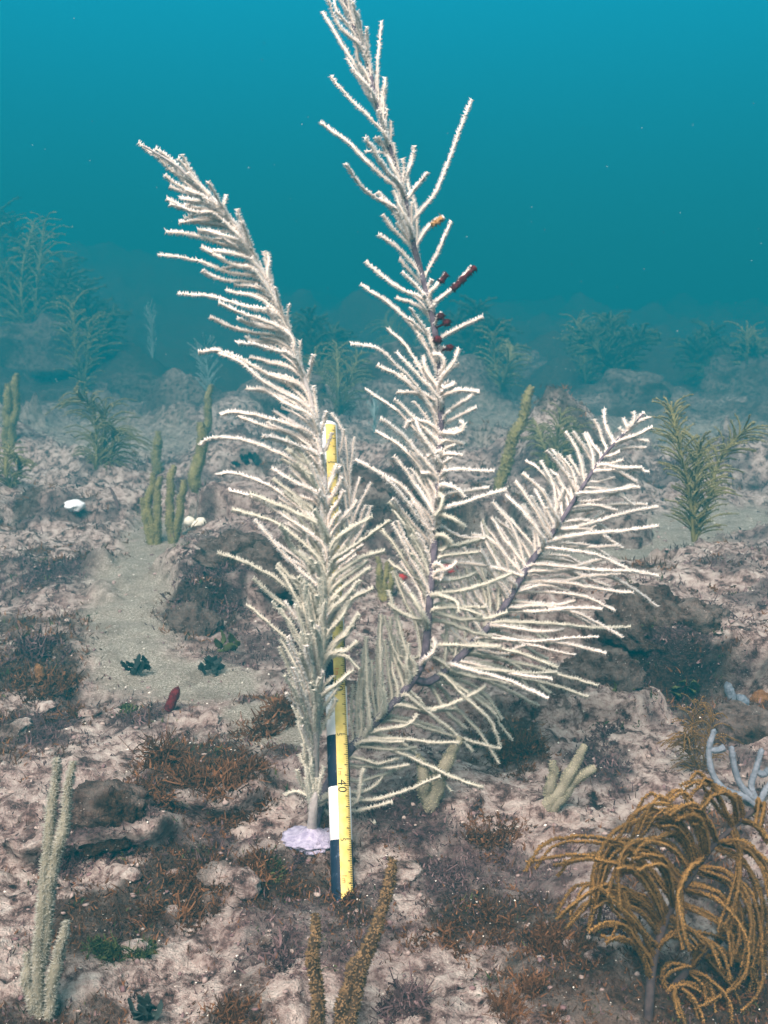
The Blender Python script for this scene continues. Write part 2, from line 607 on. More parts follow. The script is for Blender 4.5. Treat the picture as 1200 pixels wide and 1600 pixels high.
# ------------------------------------------------------------------ seabed
def make_seabed():
    u_in = np.arange(-0.44, 0.4401, 0.003)
    u_out = 0.44 + np.cumsum(0.006 * 1.07 ** np.arange(1, 62))
    u = np.concatenate([-u_out[::-1], u_in, u_out])
    ys = [0.30]
    while ys[-1] < 90:
        ys.append(ys[-1] * (1.0054 if ys[-1] < 2.6 else 1.0085 if ys[-1] < 14 else 1.03))
    ys = np.array(ys)
    Y, U = np.meshgrid(ys, u, indexing='ij')
    X = U * (0.25 + Y)
    Z = ground(X, Y)
    _, off = shelf_w(X, Y)
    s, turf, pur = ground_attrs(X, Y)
    wx = 0.008 * perlin(X * 30, Y * 30, 201) * (1 - s)
    wy = 0.008 * perlin(X * 30, Y * 30, 202) * (1 - s)
    v = np.stack([X + wx, Y - off + wy, Z], -1).reshape(-1, 3)
    nr, nc = X.shape
    i = np.arange(nr - 1)[:, None] * nc
    j = np.arange(nc - 1)[None, :]
    f = np.stack([i + j, i + j + 1, i + nc + j + 1, i + nc + j], -1).reshape(-1, 4)
    mb = MB()
    mb.add(v, f)
    o = mb.build('seabed', M['reef'])
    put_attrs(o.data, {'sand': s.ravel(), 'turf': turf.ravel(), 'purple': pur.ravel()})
    tag(o, 'pale encrusted seabed of rubble, turf and sand running into the blue', 'seabed', kind='structure')
    return o


make_seabed()
bpy.context.view_layer.update()


# ------------------------------------------------------------------ rocks standing on the seabed
def ico(sub):
    import bmesh
    bm = bmesh.new()
    bmesh.ops.create_icosphere(bm, subdivisions=sub, radius=1.0)
    v = np.array([q.co[:] for q in bm.verts])
    f = np.array([[w.index for w in q.verts] for q in bm.faces])
    bm.free()
    return v, f


ICO1, ICO2, ICO4, ICO5 = ico(1), ico(2), ico(4), ico(5)


def noise3(v, f, seed):
    return (perlin(v[:, 0] * f + v[:, 2] * f * 0.37, v[:, 1] * f - v[:, 2] * f * 0.53, seed)
            + perlin(v[:, 1] * f + 3.1, v[:, 2] * f + 1.7, seed + 1) + perlin(v[:, 2] * f + 7.7, v[:, 0] * f + 5.2, seed + 2)) / 1.8


def rock(px, py, wpx, hpx, label, seed, dark=0.5, name='reef_rock', deep=0.8):
    p, d = hit(px, py)
    hw, hh = wpx * d / F / 2, hpx * d / F
    v, f = ICO5 if d < 2.2 else ICO4
    n = 1 + 0.32 * noise3(v, 1.1, seed) + 0.20 * noise3(v, 3.0, seed + 5) + 0.13 * noise3(v, 8.0, seed + 9) + 0.07 * noise3(v, 20, seed + 13)
    q = v * n[:, None]
    q[:, 2] = np.where(q[:, 2] > 0, q[:, 2] ** 0.85 if False else np.abs(q[:, 2]) ** 0.8, -np.abs(q[:, 2]))
    q = q * np.array((hw, hw * deep, hh))
    mb = MB()
    mb.add(q, f)
    o = mb.build(name, M['reef'])
    o.location = (p[0], p[1] + hw * deep * 0.5, ground(p[0], p[1] + hw * deep * 0.5) - hh * 0.15)
    s, t, pu = ground_attrs(q[:, 0] + seed, q[:, 1] + q[:, 2])
    put_attrs(o.data, {'sand': s * 0, 'turf': np.clip(t + dark * 0.9, 0, 1), 'purple': np.clip(pu + dark * 0.3, 0, 1)})
    return tag(o, label, 'rock', 'reef rocks')


rock(70, 585, 190, 62, 'dark rounded reef rock fading into the blue at the left edge', 3, 0.7)
rock(215, 625, 120, 40, 'low dark reef rock behind the drooping olive plume', 13, 0.8)
rock(645, 600, 190, 75, 'dim reef rock far behind the tall middle frond', 23, 0.6)
rock(990, 622, 150, 42, 'dim low reef rock beyond the tip of the right frond', 33, 0.6)
rock(1190, 612, 170, 70, 'dim dark reef rock at the right edge near the horizon', 43, 0.7)
rock(800, 590, 140, 50, 'dim reef rock in the haze behind the leaning olive rod', 53, 0.6)
rock(440, 640, 150, 60, 'hazy brown reef rock behind the left frond', 63, 0.5)
rock(960, 850, 120, 50, 'grey knobbly reef rock behind the right frond tips', 73, 0.35)
rock(365, 880, 120, 40, 'dark brown reef rock right of the yellow green finger cluster', 83, 0.75)
rock(300, 985, 80, 38, 'dark purple reef rock beside the sandy channel', 93, 0.8)
rock(165, 1330, 120, 50, 'dark purple knob of reef rock in the left foreground', 103, 0.75)
rock(940, 1062, 120, 52, 'dark pitted reef rock at the near end of the ledge', 163, 0.75)
rock(1075, 1085, 130, 46, 'dark reef rock between the blue grey finger sponges', 173, 0.7)
rock(1165, 1150, 120, 44, 'dark reef rock below the ledge at the right edge', 183, 0.7)
rock(870, 1085, 90, 42, 'small mossy reef rock below the right frond', 113, 0.5)
rock(1010, 1055, 130, 60, 'dark pitted reef rock under the brown orange sponge', 123, 0.8)
rock(560, 800, 160, 60, 'brown reef rock behind the striped pole top', 143, 0.55)
rock(430, 905, 140, 60, 'shadowed dark reef rock behind the left frond', 153, 0.8)

# ------------------------------------------------------------------ the big white sea plume
bp, bd = hit(485, 1312)
AX_A = [(486, 1308, bd), (490, 1255, bd - .02), (492, 1200, 1.04), (494, 1130, 1.01), (500, 1060, 1.0), (506, 1000, 1.0), (511, 920, 1.01), (512, 840, 1.02),
        (508, 760, 1.03), (500, 700, 1.03), (490, 640, 1.03), (475, 590, 1.03), (460, 540, 1.03), (440, 490, 1.02), (425, 450, 1.02), (408, 420, 1.02),
        (390, 390, 1.01), (370, 355, 1.01), (345, 325, 1.0), (310, 290, 1.0), (270, 255, .99), (224, 228, .98)]
AX_B = [(489, 1300, bd + .005), (503, 1248, 1.075), (528, 1200, 1.08), (550, 1168, 1.085), (600, 1115, 1.085), (640, 1070, 1.085), (662, 1030, 1.08), (668, 980, 1.075),
        (672, 930, 1.07), (676, 880, 1.07), (684, 800, 1.07), (686, 740, 1.07), (688, 680, 1.07), (689, 640, 1.07), (686, 580, 1.07), (682, 540, 1.07),
        (677, 500, 1.07), (670, 470, 1.07), (662, 440, 1.07), (655, 415, 1.07), (645, 380, 1.06), (640, 340, 1.06), (632, 310, 1.06), (622, 270, 1.06),
        (605, 220, 1.05), (595, 180, 1.05), (585, 150, 1.05), (576, 100, 1.05), (560, 60, 1.04), (545, 20, 1.04), (528, -40, 1.04)]
AX_C = [(648, 1062, 1.085), (668, 1066, 1.10), (689, 1054, 1.105), (708, 1038, 1.11), (735, 1010, 1.115), (761, 982, 1.12), (790, 945, 1.125), (826, 884, 1.13), (873, 820, 1.14),
        (905, 769, 1.145), (937, 721, 1.15), (961, 692, 1.15), (980, 673, 1.155), (1005, 647, 1.16)]
AX_D = [(506, 1000, 1.01), (530, 930, 1.12), (548, 850, 1.19), (548, 790, 1.2), (545, 740, 1.21), (538, 690, 1.21), (528, 658, 1.21)]

# branchlets as pixel paths, tip first, then towards the stem
BR_A = [
    [(221, 225), (245, 243), (275, 262), (303, 288)], [(243, 232), (268, 252), (296, 280)],
    [(252, 236), (285, 268), (318, 312)], [(235, 236), (262, 262), (300, 295)], [(262, 277), (285, 290), (312, 320)], [(265, 289), (292, 300), (325, 322)],
    [(279, 312), (300, 316), (330, 338)], [(263, 316), (290, 322), (332, 343)], [(265, 324), (300, 334), (345, 352)],
    [(270, 262), (295, 290), (320, 320)], [(308, 355), (335, 364), (370, 388)],
    [(260, 363), (310, 371), (350, 384), (385, 404)], [(312, 388), (335, 396), (360, 412), (385, 436)], [(334, 391), (360, 396), (388, 410)],
    [(246, 398), (308, 410), (355, 425), (398, 447)], [(319, 423), (350, 438), (390, 465)], [(300, 340), (325, 348), (355, 366)],
    [(354, 308), (351, 328), (347, 345)], [(359, 347), (360, 360), (362, 372)], [(367, 350), (380, 362), (388, 383), (386, 408)],
    [(419, 394), (420, 414), (410, 440)], [(402, 410), (406, 420), (405, 435)],
    [(282, 456), (345, 463), (385, 474), (424, 496)], [(348, 472), (385, 491), (430, 528)], [(322, 497), (378, 516), (438, 545)],
    [(373, 502), (403, 512), (436, 527)], [(311, 538), (343, 540), (385, 561), (420, 582), (460, 612)], [(364, 543), (392, 540), (420, 550), (455, 568)],
    [(346, 563), (380, 570), (417, 598), (470, 648)], [(392, 558), (420, 566), (455, 583)], [(369, 603), (403, 607), (440, 628), (476, 655)],
    [(401, 603), (440, 620), (480, 645)], [(344, 643), (361, 640), (422, 654), (460, 664), (491, 682)], [(373, 653), (408, 666), (480, 702)],
    [(410, 674), (450, 690), (492, 715)], [(320, 695), (338, 685), (385, 687), (427, 702), (465, 722), (501, 757)],
    [(438, 479), (444, 500), (436, 524)], [(446, 516), (459, 530), (458, 548), (450, 566)], [(455, 549), (466, 570), (464, 594)],
    [(486, 551), (484, 580), (471, 604)], [(486, 600), (493, 630), (496, 668)], [(509, 643), (505, 660), (501, 685)], [(497, 656), (497, 672), (493, 686)],
    [(336, 741), (365, 739), (420, 760), (470, 795), (503, 835)], [(351, 764), (395, 780), (445, 808), (506, 858)], [(395, 764), (432, 782), (500, 828)],
    [(365, 792), (425, 810), (470, 842), (512, 892)], [(396, 816), (425, 845), (455, 875), (508, 930)], [(422, 820), (445, 850), (508, 905)],
    [(427, 727), (452, 746), (505, 776)], [(452, 745), (480, 747), (505, 762)], [(470, 777), (492, 784), (510, 802)], [(485, 802), (495, 822), (512, 846)],
    [(344, 860), (402, 884), (450, 915), (508, 985)], [(397, 902), (435, 937), (465, 962), (506, 1030)], [(420, 897), (452, 930), (506, 1010)],
    [(387, 940), (422, 972), (452, 1002), (500, 1075)], [(434, 950), (452, 980), (502, 1050)], [(440, 1000), (458, 1030), (497, 1100)],
    [(437, 1011), (452, 1047), (467, 1092), (480, 1128), (492, 1165)], [(465, 1100), (467, 1140), (478, 1165), (492, 1180)],
    [(519, 677), (512, 692), (499, 718)], [(527, 725), (521, 742), (507, 764)], [(535, 747), (522, 768), (508, 790)], [(540, 767), (526, 788), (510, 810)],
    [(561, 782), (540, 806), (513, 838)], [(581, 812), (545, 830), (513, 858)], [(604, 812), (570, 838), (535, 864), (512, 885)],
    [(566, 847), (543, 868), (512, 896)], [(600, 852), (567, 865), (540, 886), (511, 915)], [(580, 876), (550, 893), (511, 926)], [(575, 887), (545, 912), (511, 945)],
    [(581, 921), (550, 937), (528, 965), (508, 1010)], [(562, 1002), (545, 1015), (525, 1018), (505, 1034)], [(561, 1046), (545, 1028), (527, 1022), (503, 1040)],
    [(550, 1050), (530, 1067), (500, 1090)], [(527, 1078), (512, 1096), (498, 1122)], [(524, 1090), (512, 1120), (495, 1155)],
    [(464, 1198), (476, 1228), (486, 1258)], [(476, 1165), (477, 1195), (489, 1208), (506, 1207)], [(445, 1244), (462, 1237), (488, 1248)],
    [(560, 900), (540, 930), (510, 965)], [(548, 940), (530, 968), (508, 995)], [(555, 960), (535, 990), (505, 1022)], [(545, 985), (527, 1005), (503, 1050)],
]
BR_B = [
    [(500, 23), (531, 65), (557, 105), (575, 142)], [(518, 121), (550, 159), (595, 212)], [(502, 198), (543, 224), (583, 264), (622, 304)],
    [(544, 260), (576, 296), (617, 324), (643, 358)], [(573, 217), (604, 268), (622, 295)], [(572, 238), (604, 240), (616, 262), (626, 285)],
    [(571, 47), (574, 70), (574, 96)], [(586, 42), (588, 98), (588, 158)], [(602, 121), (601, 148), (599, 176)], [(510, -5), (528, 40), (556, 78)],
    [(522, -20), (540, 20), (560, 66)], [(545, -10), (553, 40), (566, 90)], [(535, 5), (548, 45), (563, 80)], [(505, -30), (525, 20), (552, 60)], [(552, 20), (562, 60), (575, 110)],
    [(540, 90), (560, 120), (582, 150)], [(570, 120), (580, 150), (596, 195)], [(555, 68), (562, 100), (580, 140)],
    [(583, 130), (592, 170), (604, 225)], [(612, 190), (610, 215), (612, 250)],
    [(648, 231), (643, 258), (636, 290)], [(671, 272), (656, 288), (638, 312)], [(739, 159), (713, 229), (680, 300), (645, 348)],
    [(600, 333), (624, 361), (641, 394)], [(595, 364), (622, 388), (660, 424)], [(571, 407), (617, 445), (655, 475)],
    [(560, 441), (607, 469), (640, 500), (663, 533), (682, 580)], [(624, 398), (640, 420), (662, 448)], [(628, 424), (648, 446), (668, 470)],
    [(612, 300), (624, 330), (640, 365)], [(590, 300), (612, 330), (640, 372)], [(632, 270), (640, 300), (650, 330), (650, 400)],
    [(691, 341), (672, 354), (652, 384)], [(705, 346), (685, 393), (663, 436)], [(698, 430), (685, 443), (669, 462)], [(743, 417), (708, 452), (690, 468), (674, 478)],
    [(621, 468), (648, 475), (677, 498)], [(759, 495), (727, 508), (682, 532)], [(605, 515), (634, 540), (657, 573), (686, 614)],
    [(549, 532), (592, 546), (623, 571), (650, 596), (688, 662)], [(621, 556), (640, 576), (684, 625)], [(661, 558), (668, 580), (684, 612)], [(667, 514), (672, 535), (681, 560)],
    [(582, 569), (609, 581), (634, 602), (665, 633), (688, 682)], [(622, 608), (657, 612), (677, 623), (689, 638)],
    [(575, 618), (611, 643), (633, 661), (686, 715)], [(615, 624), (637, 645), (687, 690)], [(587, 655), (616, 676), (644, 704), (686, 745)],
    [(591, 676), (622, 695), (648, 723), (684, 778)], [(629, 668), (637, 657), (661, 660), (688, 673)], [(615, 714), (637, 739), (655, 767), (683, 803)],
    [(555, 720), (594, 742), (627, 760), (648, 782), (681, 822)], [(596, 748), (631, 778), (655, 810), (680, 842)], [(604, 783), (627, 808), (653, 845), (676, 888)],
    [(614, 782), (637, 808), (678, 860)], [(607, 795), (630, 825), (676, 895)], [(616, 815), (631, 845), (674, 905)],
    [(585, 822), (611, 849), (633, 880), (671, 935)], [(617, 817), (633, 850), (650, 885), (673, 925)], [(606, 873), (633, 894), (657, 908), (674, 917)],
    [(616, 894), (626, 925), (640, 953), (668, 990)], [(622, 895), (640, 930), (669, 970)], [(605, 929), (617, 962), (629, 1009), (655, 1048)],
    [(605, 943), (633, 960), (657, 967), (670, 966)], [(598, 962), (610, 995), (622, 1025), (640, 1070)], [(615, 993), (622, 1020), (633, 1030), (655, 1026), (668, 1012)],
    [(643, 929), (655, 950), (669, 975)], [(640, 690), (655, 712), (686, 750)], [(648, 655), (660, 680), (687, 722)], [(628, 580), (648, 604), (686, 650)],
    [(636, 820), (652, 846), (678, 870)], [(642, 862), (655, 890), (672, 930)], [(640, 740), (658, 770), (683, 815)],
    [(560, 1040), (558, 1090), (560, 1160)], [(570, 1015), (566, 1080), (572, 1150)], [(578, 990), (575, 1060), (583, 1138)], [(588, 975), (586, 1050), (594, 1124)],
    [(596, 960), (596, 1040), (605, 1112)], [(603, 1000), (606, 1050), (615, 1100)], [(612, 1005), (614, 1050), (625, 1088)], [(625, 1000), (624, 1040), (635, 1077)],
    [(635, 1005), (634, 1040), (645, 1064)], [(584, 1030), (582, 1080), (590, 1128)], [(566, 1060), (562, 1100), (566, 1155)], [(606, 970), (612, 1020), (632, 1080)],
    [(552, 1070), (549, 1110), (552, 1165)], [(576, 1045), (572, 1090), (577, 1142)], [(618, 960), (628, 1010), (648, 1058)], [(594, 1010), (593, 1060), (600, 1118)],
    [(677, 555), (692, 555), (696, 568), (688, 588)], [(718, 546), (711, 571), (690, 600)], [(712, 598), (702, 605), (689, 606)],
    [(748, 612), (727, 608), (689, 618)], [(747, 610), (727, 622), (689, 648)], [(749, 633), (720, 648), (689, 664)],
    [(719, 656), (726, 665), (720, 674), (704, 677), (688, 674)], [(724, 695), (706, 689), (687, 688)], [(724, 713), (706, 709), (688, 712)], [(666, 712), (680, 706), (693, 704), (688, 716)],
    [(771, 732), (735, 733), (687, 737)], [(686, 752), (697, 738), (694, 724), (686, 726)], [(657, 739), (670, 737), (682, 743), (686, 752)], [(726, 778), (712, 762), (686, 756)],
    [(765, 762), (730, 768), (686, 776)], [(785, 767), (735, 784), (686, 796)], [(681, 806), (690, 794), (692, 778), (685, 772)], [(724, 823), (708, 812), (684, 803)],
    [(670, 829), (682, 824), (690, 812), (684, 806)], [(757, 839), (722, 836), (702, 830), (681, 818)], [(759, 842), (727, 848), (678, 860)],
    [(750, 862), (722, 865), (677, 872)], [(820, 892), (773, 883), (727, 878), (676, 880)], [(804, 894), (762, 913), (727, 922), (673, 930)], [(741, 894), (712, 903), (674, 910)],
    [(717, 957), (715, 941), (703, 934), (673, 926)], [(757, 947), (720, 946), (671, 946)], [(750, 960), (725, 952), (670, 950)],
    [(790, 957), (762, 968), (727, 970), (703, 964), (670, 956)], [(766, 1000), (738, 990), (703, 976), (669, 968)], [(783, 1009), (750, 1010), (705, 1009), (665, 1010)],
    [(743, 1058), (713, 1048), (692, 1034), (664, 1022)], [(676, 1000), (680, 1016), (668, 1028), (660, 1034)], [(712, 880), (702, 890), (676, 895)],
    [(706, 850), (698, 840), (682, 836)], [(690, 862), (700, 850), (690, 838), (681, 840)], [(702, 910), (690, 905), (676, 900)], [(688, 905), (694, 890), (684, 880), (676, 884)],
    [(778, 1169), (727, 1157), (671, 1141), (638, 1129), (590, 1128)], [(738, 1169), (699, 1136), (666, 1111), (640, 1090), (632, 1080)], [(715, 1160), (671, 1158), (622, 1153), (560, 1158)],
    [(707, 1237), (671, 1202), (633, 1169), (575, 1143)], [(748, 1239), (703, 1218), (680, 1206), (640, 1185), (594, 1164), (553, 1164)],
    [(675, 1214), (629, 1234), (566, 1251), (512, 1240)], [(631, 1202), (605, 1213), (563, 1220), (520, 1215)], [(610, 1253), (580, 1262), (545, 1268), (505, 1250)],
    [(590, 1284), (565, 1293), (540, 1296), (502, 1260)], [(640, 1190), (600, 1200), (560, 1198), (530, 1195)], [(625, 1182), (590, 1190), (540, 1180)],
    [(762, 1073), (727, 1090), (666, 1106), (618, 1096)], [(713, 1115), (670, 1112), (615, 1100)], [(655, 1120), (640, 1135), (600, 1140), (572, 1148)],
    [(662, 1105), (655, 1092), (640, 1080), (636, 1074)], [(600, 1215), (575, 1232), (550, 1238), (515, 1228)], [(660, 1170), (620, 1172), (555, 1166)],
    [(566, 1200), (560, 1225), (552, 1260), (508, 1245)], [(690, 1140), (650, 1128), (610, 1120), (595, 1121)], [(630, 1160), (600, 1158), (560, 1162)],
]
BR_C = [
    [(1008, 642), (998, 652), (984, 668), (970, 684)], [(1000, 648), (1004, 655), (990, 664), (978, 678)], [(990, 645), (992, 655), (984, 668)], [(1014, 652), (1000, 657), (988, 668)],
    [(855, 701), (880, 733), (905, 772)], [(823, 729), (852, 748), (890, 796)], [(817, 739), (847, 764), (876, 818)], [(860, 737), (874, 754), (890, 792)],
    [(889, 713), (901, 735), (916, 755)], [(895, 675), (911, 700), (934, 729)], [(917, 676), (928, 696), (942, 716)], [(927, 656), (938, 680), (950, 708)],
    [(941, 637), (945, 665), (962, 694)], [(911, 695), (920, 712), (930, 733)], [(909, 713), (912, 735), (920, 748)], [(804, 756), (823, 783), (860, 838)],
    [(788, 769), (817, 804), (851, 851)], [(825, 775), (846, 806), (864, 834)], [(853, 792), (860, 810), (870, 826)], [(881, 764), (871, 791), (873, 822)],
    [(775, 780), (799, 812), (842, 864)], [(775, 804), (801, 831), (832, 876)], [(768, 811), (788, 841), (824, 888)], [(789, 817), (802, 840), (838, 870)],
    [(751, 819), (757, 842), (790, 900), (806, 915)], [(740, 838), (767, 844), (808, 888), (818, 898)], [(760, 849), (785, 880), (808, 912)], [(748, 863), (770, 898), (795, 935)],
    [(731, 857), (755, 900), (784, 955)], [(721, 876), (745, 920), (775, 966)], [(713, 887), (735, 930), (766, 978)], [(743, 890), (765, 925), (790, 948)],
    [(705, 905), (725, 950), (755, 990)], [(700, 935), (715, 965), (746, 1000)], [(730, 905), (748, 935), (772, 970)], [(695, 960), (708, 985), (736, 1010)],
    [(690, 990), (700, 1010), (722, 1026)], [(757, 870), (775, 900), (800, 928)], [(870, 745), (884, 765), (898, 782)], [(880, 720), (893, 745), (908, 768)],
    [(975, 654), (978, 664), (982, 672)], [(988, 656), (986, 664), (984, 670)], [(968, 668), (974, 676), (976, 680)],
    [(1020, 668), (985, 684), (966, 690)], [(1011, 691), (985, 684), (964, 694)], [(1008, 700), (980, 702), (951, 706)], [(975, 719), (955, 724), (936, 727)],
    [(1013, 736), (980, 732), (935, 735), (930, 736)], [(1005, 729), (970, 730), (938, 726)], [(992, 752), (955, 767), (912, 775)], [(1000, 765), (967, 767), (910, 775)],
    [(1028, 785), (980, 801), (930, 814), (882, 826), (872, 824)], [(1009, 787), (967, 788), (920, 797), (888, 803)], [(1025, 824), (953, 831), (858, 846)], [(967, 852), (910, 856), (856, 853)],
    [(1043, 889), (993, 884), (943, 865), (900, 859), (848, 858)], [(1023, 947), (980, 918), (932, 892), (884, 876), (836, 874)], [(988, 887), (910, 883), (832, 886)],
    [(969, 892), (925, 900), (884, 908), (815, 912)], [(988, 928), (953, 925), (887, 911), (815, 908)], [(959, 955), (916, 933), (868, 925), (803, 926)],
    [(948, 959), (900, 955), (850, 955), (783, 958)], [(969, 999), (927, 976), (889, 957), (840, 950), (787, 950)], [(984, 984), (913, 981), (860, 975), (776, 977)],
    [(949, 1024), (889, 1011), (833, 1000), (760, 988)], [(937, 992), (887, 997), (830, 1003), (752, 998)], [(872, 1039), (820, 1019), (742, 1006)],
    [(932, 1069), (873, 1053), (820, 1037), (725, 1022)], [(921, 1084), (860, 1064), (807, 1053), (716, 1032)], [(857, 1092), (807, 1072), (710, 1038)],
    [(843, 1104), (793, 1077), (702, 1044)], [(773, 1113), (738, 1085), (692, 1056)], [(785, 1158), (764, 1125), (738, 1101), (694, 1056)],
    [(778, 1198), (750, 1153), (717, 1113), (680, 1068)], [(730, 1139), (703, 1113), (672, 1070)], [(830, 1010), (790, 1022), (735, 1014)], [(860, 1055), (810, 1052), (715, 1034)],
    [(900, 940), (870, 945), (795, 940)], [(880, 985), (840, 985), (770, 980)], [(940, 875), (890, 892), (826, 896)], [(930, 820), (900, 838), (862, 842)], [(945, 800), (910, 822), (868, 836)],
    [(960, 745), (935, 752), (922, 756)], [(965, 760), (930, 780), (900, 790)], [(900, 1020), (850, 1010), (756, 990)], [(870, 1062), (820, 1060), (706, 1042)],
    [(832, 1088), (790, 1070), (698, 1050)], [(812, 965), (780, 975), (764, 984)], [(970, 705), (955, 712), (946, 714)],
]
BR_D = [
    [(515, 654), (528, 668), (540, 690), (545, 730)], [(554, 684), (550, 710), (547, 750)], [(561, 745), (553, 775), (548, 810)], [(586, 755), (565, 790), (548, 835)],
    [(532, 717), (540, 740), (547, 780)], [(538, 672), (534, 700), (528, 726), (545, 770)], [(534, 740), (541, 765), (547, 800)], [(570, 790), (560, 815), (548, 845)],
    [(535, 770), (541, 800), (547, 830)], [(575, 830), (560, 850), (543, 868)], [(530, 800), (538, 830), (545, 860)], [(585, 790), (566, 830), (545, 862)],
]


def axis_points(ax):
    return np.array([P(*a) for a in ax]), np.array([(a[0], a[1]) for a in ax], float), np.array([a[2] for a in ax], float)


def depth_on(ax, px, py):
    xy = np.array([(a[0], a[1]) for a in ax], float)
    d = np.array([a[2] for a in ax])
    best = (1e9, d[0])
    for i in range(len(xy) - 1):
        v = xy[i + 1] - xy[i]
        t = np.clip(np.dot((px, py) - xy[i], v) / (v @ v), 0, 1)
        q = xy[i] + v * t
        e = np.hypot(*(q - (px, py)))
        if e < best[0]:
            best = (e, d[i] + (d[i + 1] - d[i]) * t, q)
    return best[1], best[2]


MASS = MB()          # the short crowding branchlets of the white plume, joined


def along_axis(ax, q, dist):
    """the point of the stem lying dist pixels nearer its root than q"""
    xy = np.array([(a[0], a[1]) for a in ax], float)
    fine = np.vstack([xy[i] + (xy[i + 1] - xy[i]) * t for i in range(len(xy) - 1) for t in np.linspace(0, 1, 12, endpoint=False)] + [xy[-1]])
    k = int(np.argmin(np.hypot(*(fine - q).T)))
    while k > 0 and dist > 0:
        dist -= np.hypot(*(fine[k] - fine[k - 1]))
        k -= 1
    return fine[k]


def branchlet(path3, r0, r1, mats, parent, ref, plen=0.0025, pw=0.00062, step=0.0016, per=6, twist=0.0, name='branchlet', sides=7, bands=True, mass=False, seg=0.006):
    L = length(path3)
    n = max(7, int(L / seg))
    p = smooth_path(path3, n)
    u_ = np.linspace(0, 1, n)
    ph = rng.uniform(0, 6.28, (3, 3))
    am = rng.normal(0, 1, (3, 3)) * min(.0022, .018 * L)
    for k_ in range(3):
        p = p + (np.sin(ph[k_][None, :] + u_[:, None] * (2.2 + 3.1 * k_)) - np.sin(ph[k_])[None, :]) * am[k_][None, :] / (1 + .7 * k_) * (u_ ** .8)[:, None]
    p = p + rng.normal(0, 1, (n, 3)) * 0.0003
    mb = MASS if mass else MB()
    k = 2 if mass and mats[0] is M['core_low'] else 0
    rad = np.linspace(r0, r1, n) * (1 + 0.06 * rng.normal(0, 1, n))
    tube(mb, p, rad, sides, ref, k)
    polyps(mb, p, rad, step, per, plen, pw, ref, k + 1, bands, twist)
    if mass:
        return None
    return mb.build(name, mats, parent)


def frond(ax, brs, parent, mats_fn, spread, stem_r, stem_mat='stem', r0=0.00148, seed=0, toward=0.0, sweep=1.0, curl=False):
    lr = random.Random(seed)
    pts, xy, dd = axis_points(ax)
    n = 90
    p = smooth_path(pts, n)
    mb = MB()
    rad = np.interp(np.linspace(0, 1, n), [0, 0.15, 0.5, 1], stem_r)
    tube(mb, p, rad * (1 + 0.05 * rng.normal(0, 1, n)), 9, (0, -1, 0), 0)
    st = mb.build('stem', M[stem_mat], parent)
    for path in brs:
        path = [q for q in path]
        bx, by = path[-1]
        d0, q = depth_on(ax, bx, by)
        q = np.array(q)
        pv = np.array(path[-2], float)
        dv = pv - q
        pl0 = np.hypot(path[0][0] - bx, path[0][1] - by)
        near = q + dv / (np.hypot(*dv) + 1e-6) * min(5 + 4.0 * sweep, .3 * np.hypot(*dv))
        base = along_axis(ax, q, sweep * min(34.0, .26 * pl0))
        path[-1] = tuple(near)
        path.append(tuple(base))
        d0, _ = depth_on(ax, *base)
        k = len(path)
        dt = lr.gauss(0, spread) + toward
        bow = lr.gauss(0, spread * 0.35)
        pl = np.hypot(path[0][0] - bx, path[0][1] - by)
        fat = 1.0
        if curl and pl < 62 and path[0][0] > q[0] - 32 and 540 < by < 1040:      # curls that reach out towards the viewer
            dt, bow, fat = dt - .05, bow - .022, 1.3
        sc = min(1.0, pl / 110.0)
        p3 = []
        for i, (x, y) in enumerate(path):
            s = 1 - i / (k - 1)
            p3.append(P(x, y, d0 + sc * (dt * s + bow * math.sin(math.pi * s))))
        ref = np.array((lr.gauss(0, .35), -1, lr.gauss(0, .35)))
        branchlet(p3[::-1], r0 * fat * lr.uniform(.85, 1.2), r0 * fat * lr.uniform(.6, .85), mats_fn(by, lr), st, ref, twist=lr.gauss(0, .3), mass=pl < 42)
    return st


plume = empty('sea_plume', tuple(bp))
tag(plume, 'tall white feathery sea plume with three fronds on a lavender base in the centre', 'sea plume')


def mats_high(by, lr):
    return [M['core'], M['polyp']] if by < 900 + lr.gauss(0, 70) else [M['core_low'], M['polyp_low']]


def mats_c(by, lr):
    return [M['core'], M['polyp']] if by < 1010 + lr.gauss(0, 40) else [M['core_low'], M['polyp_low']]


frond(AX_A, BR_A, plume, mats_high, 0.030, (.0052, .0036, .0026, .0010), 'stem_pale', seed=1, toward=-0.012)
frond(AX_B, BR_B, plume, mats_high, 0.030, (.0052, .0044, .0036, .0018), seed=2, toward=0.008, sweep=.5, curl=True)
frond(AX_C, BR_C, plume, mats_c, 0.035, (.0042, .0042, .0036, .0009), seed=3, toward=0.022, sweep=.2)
frond(AX_D, BR_D, plume, mats_high, 0.02, (.0024, .0022, .0020, .0012), 'stem_pale', seed=4)


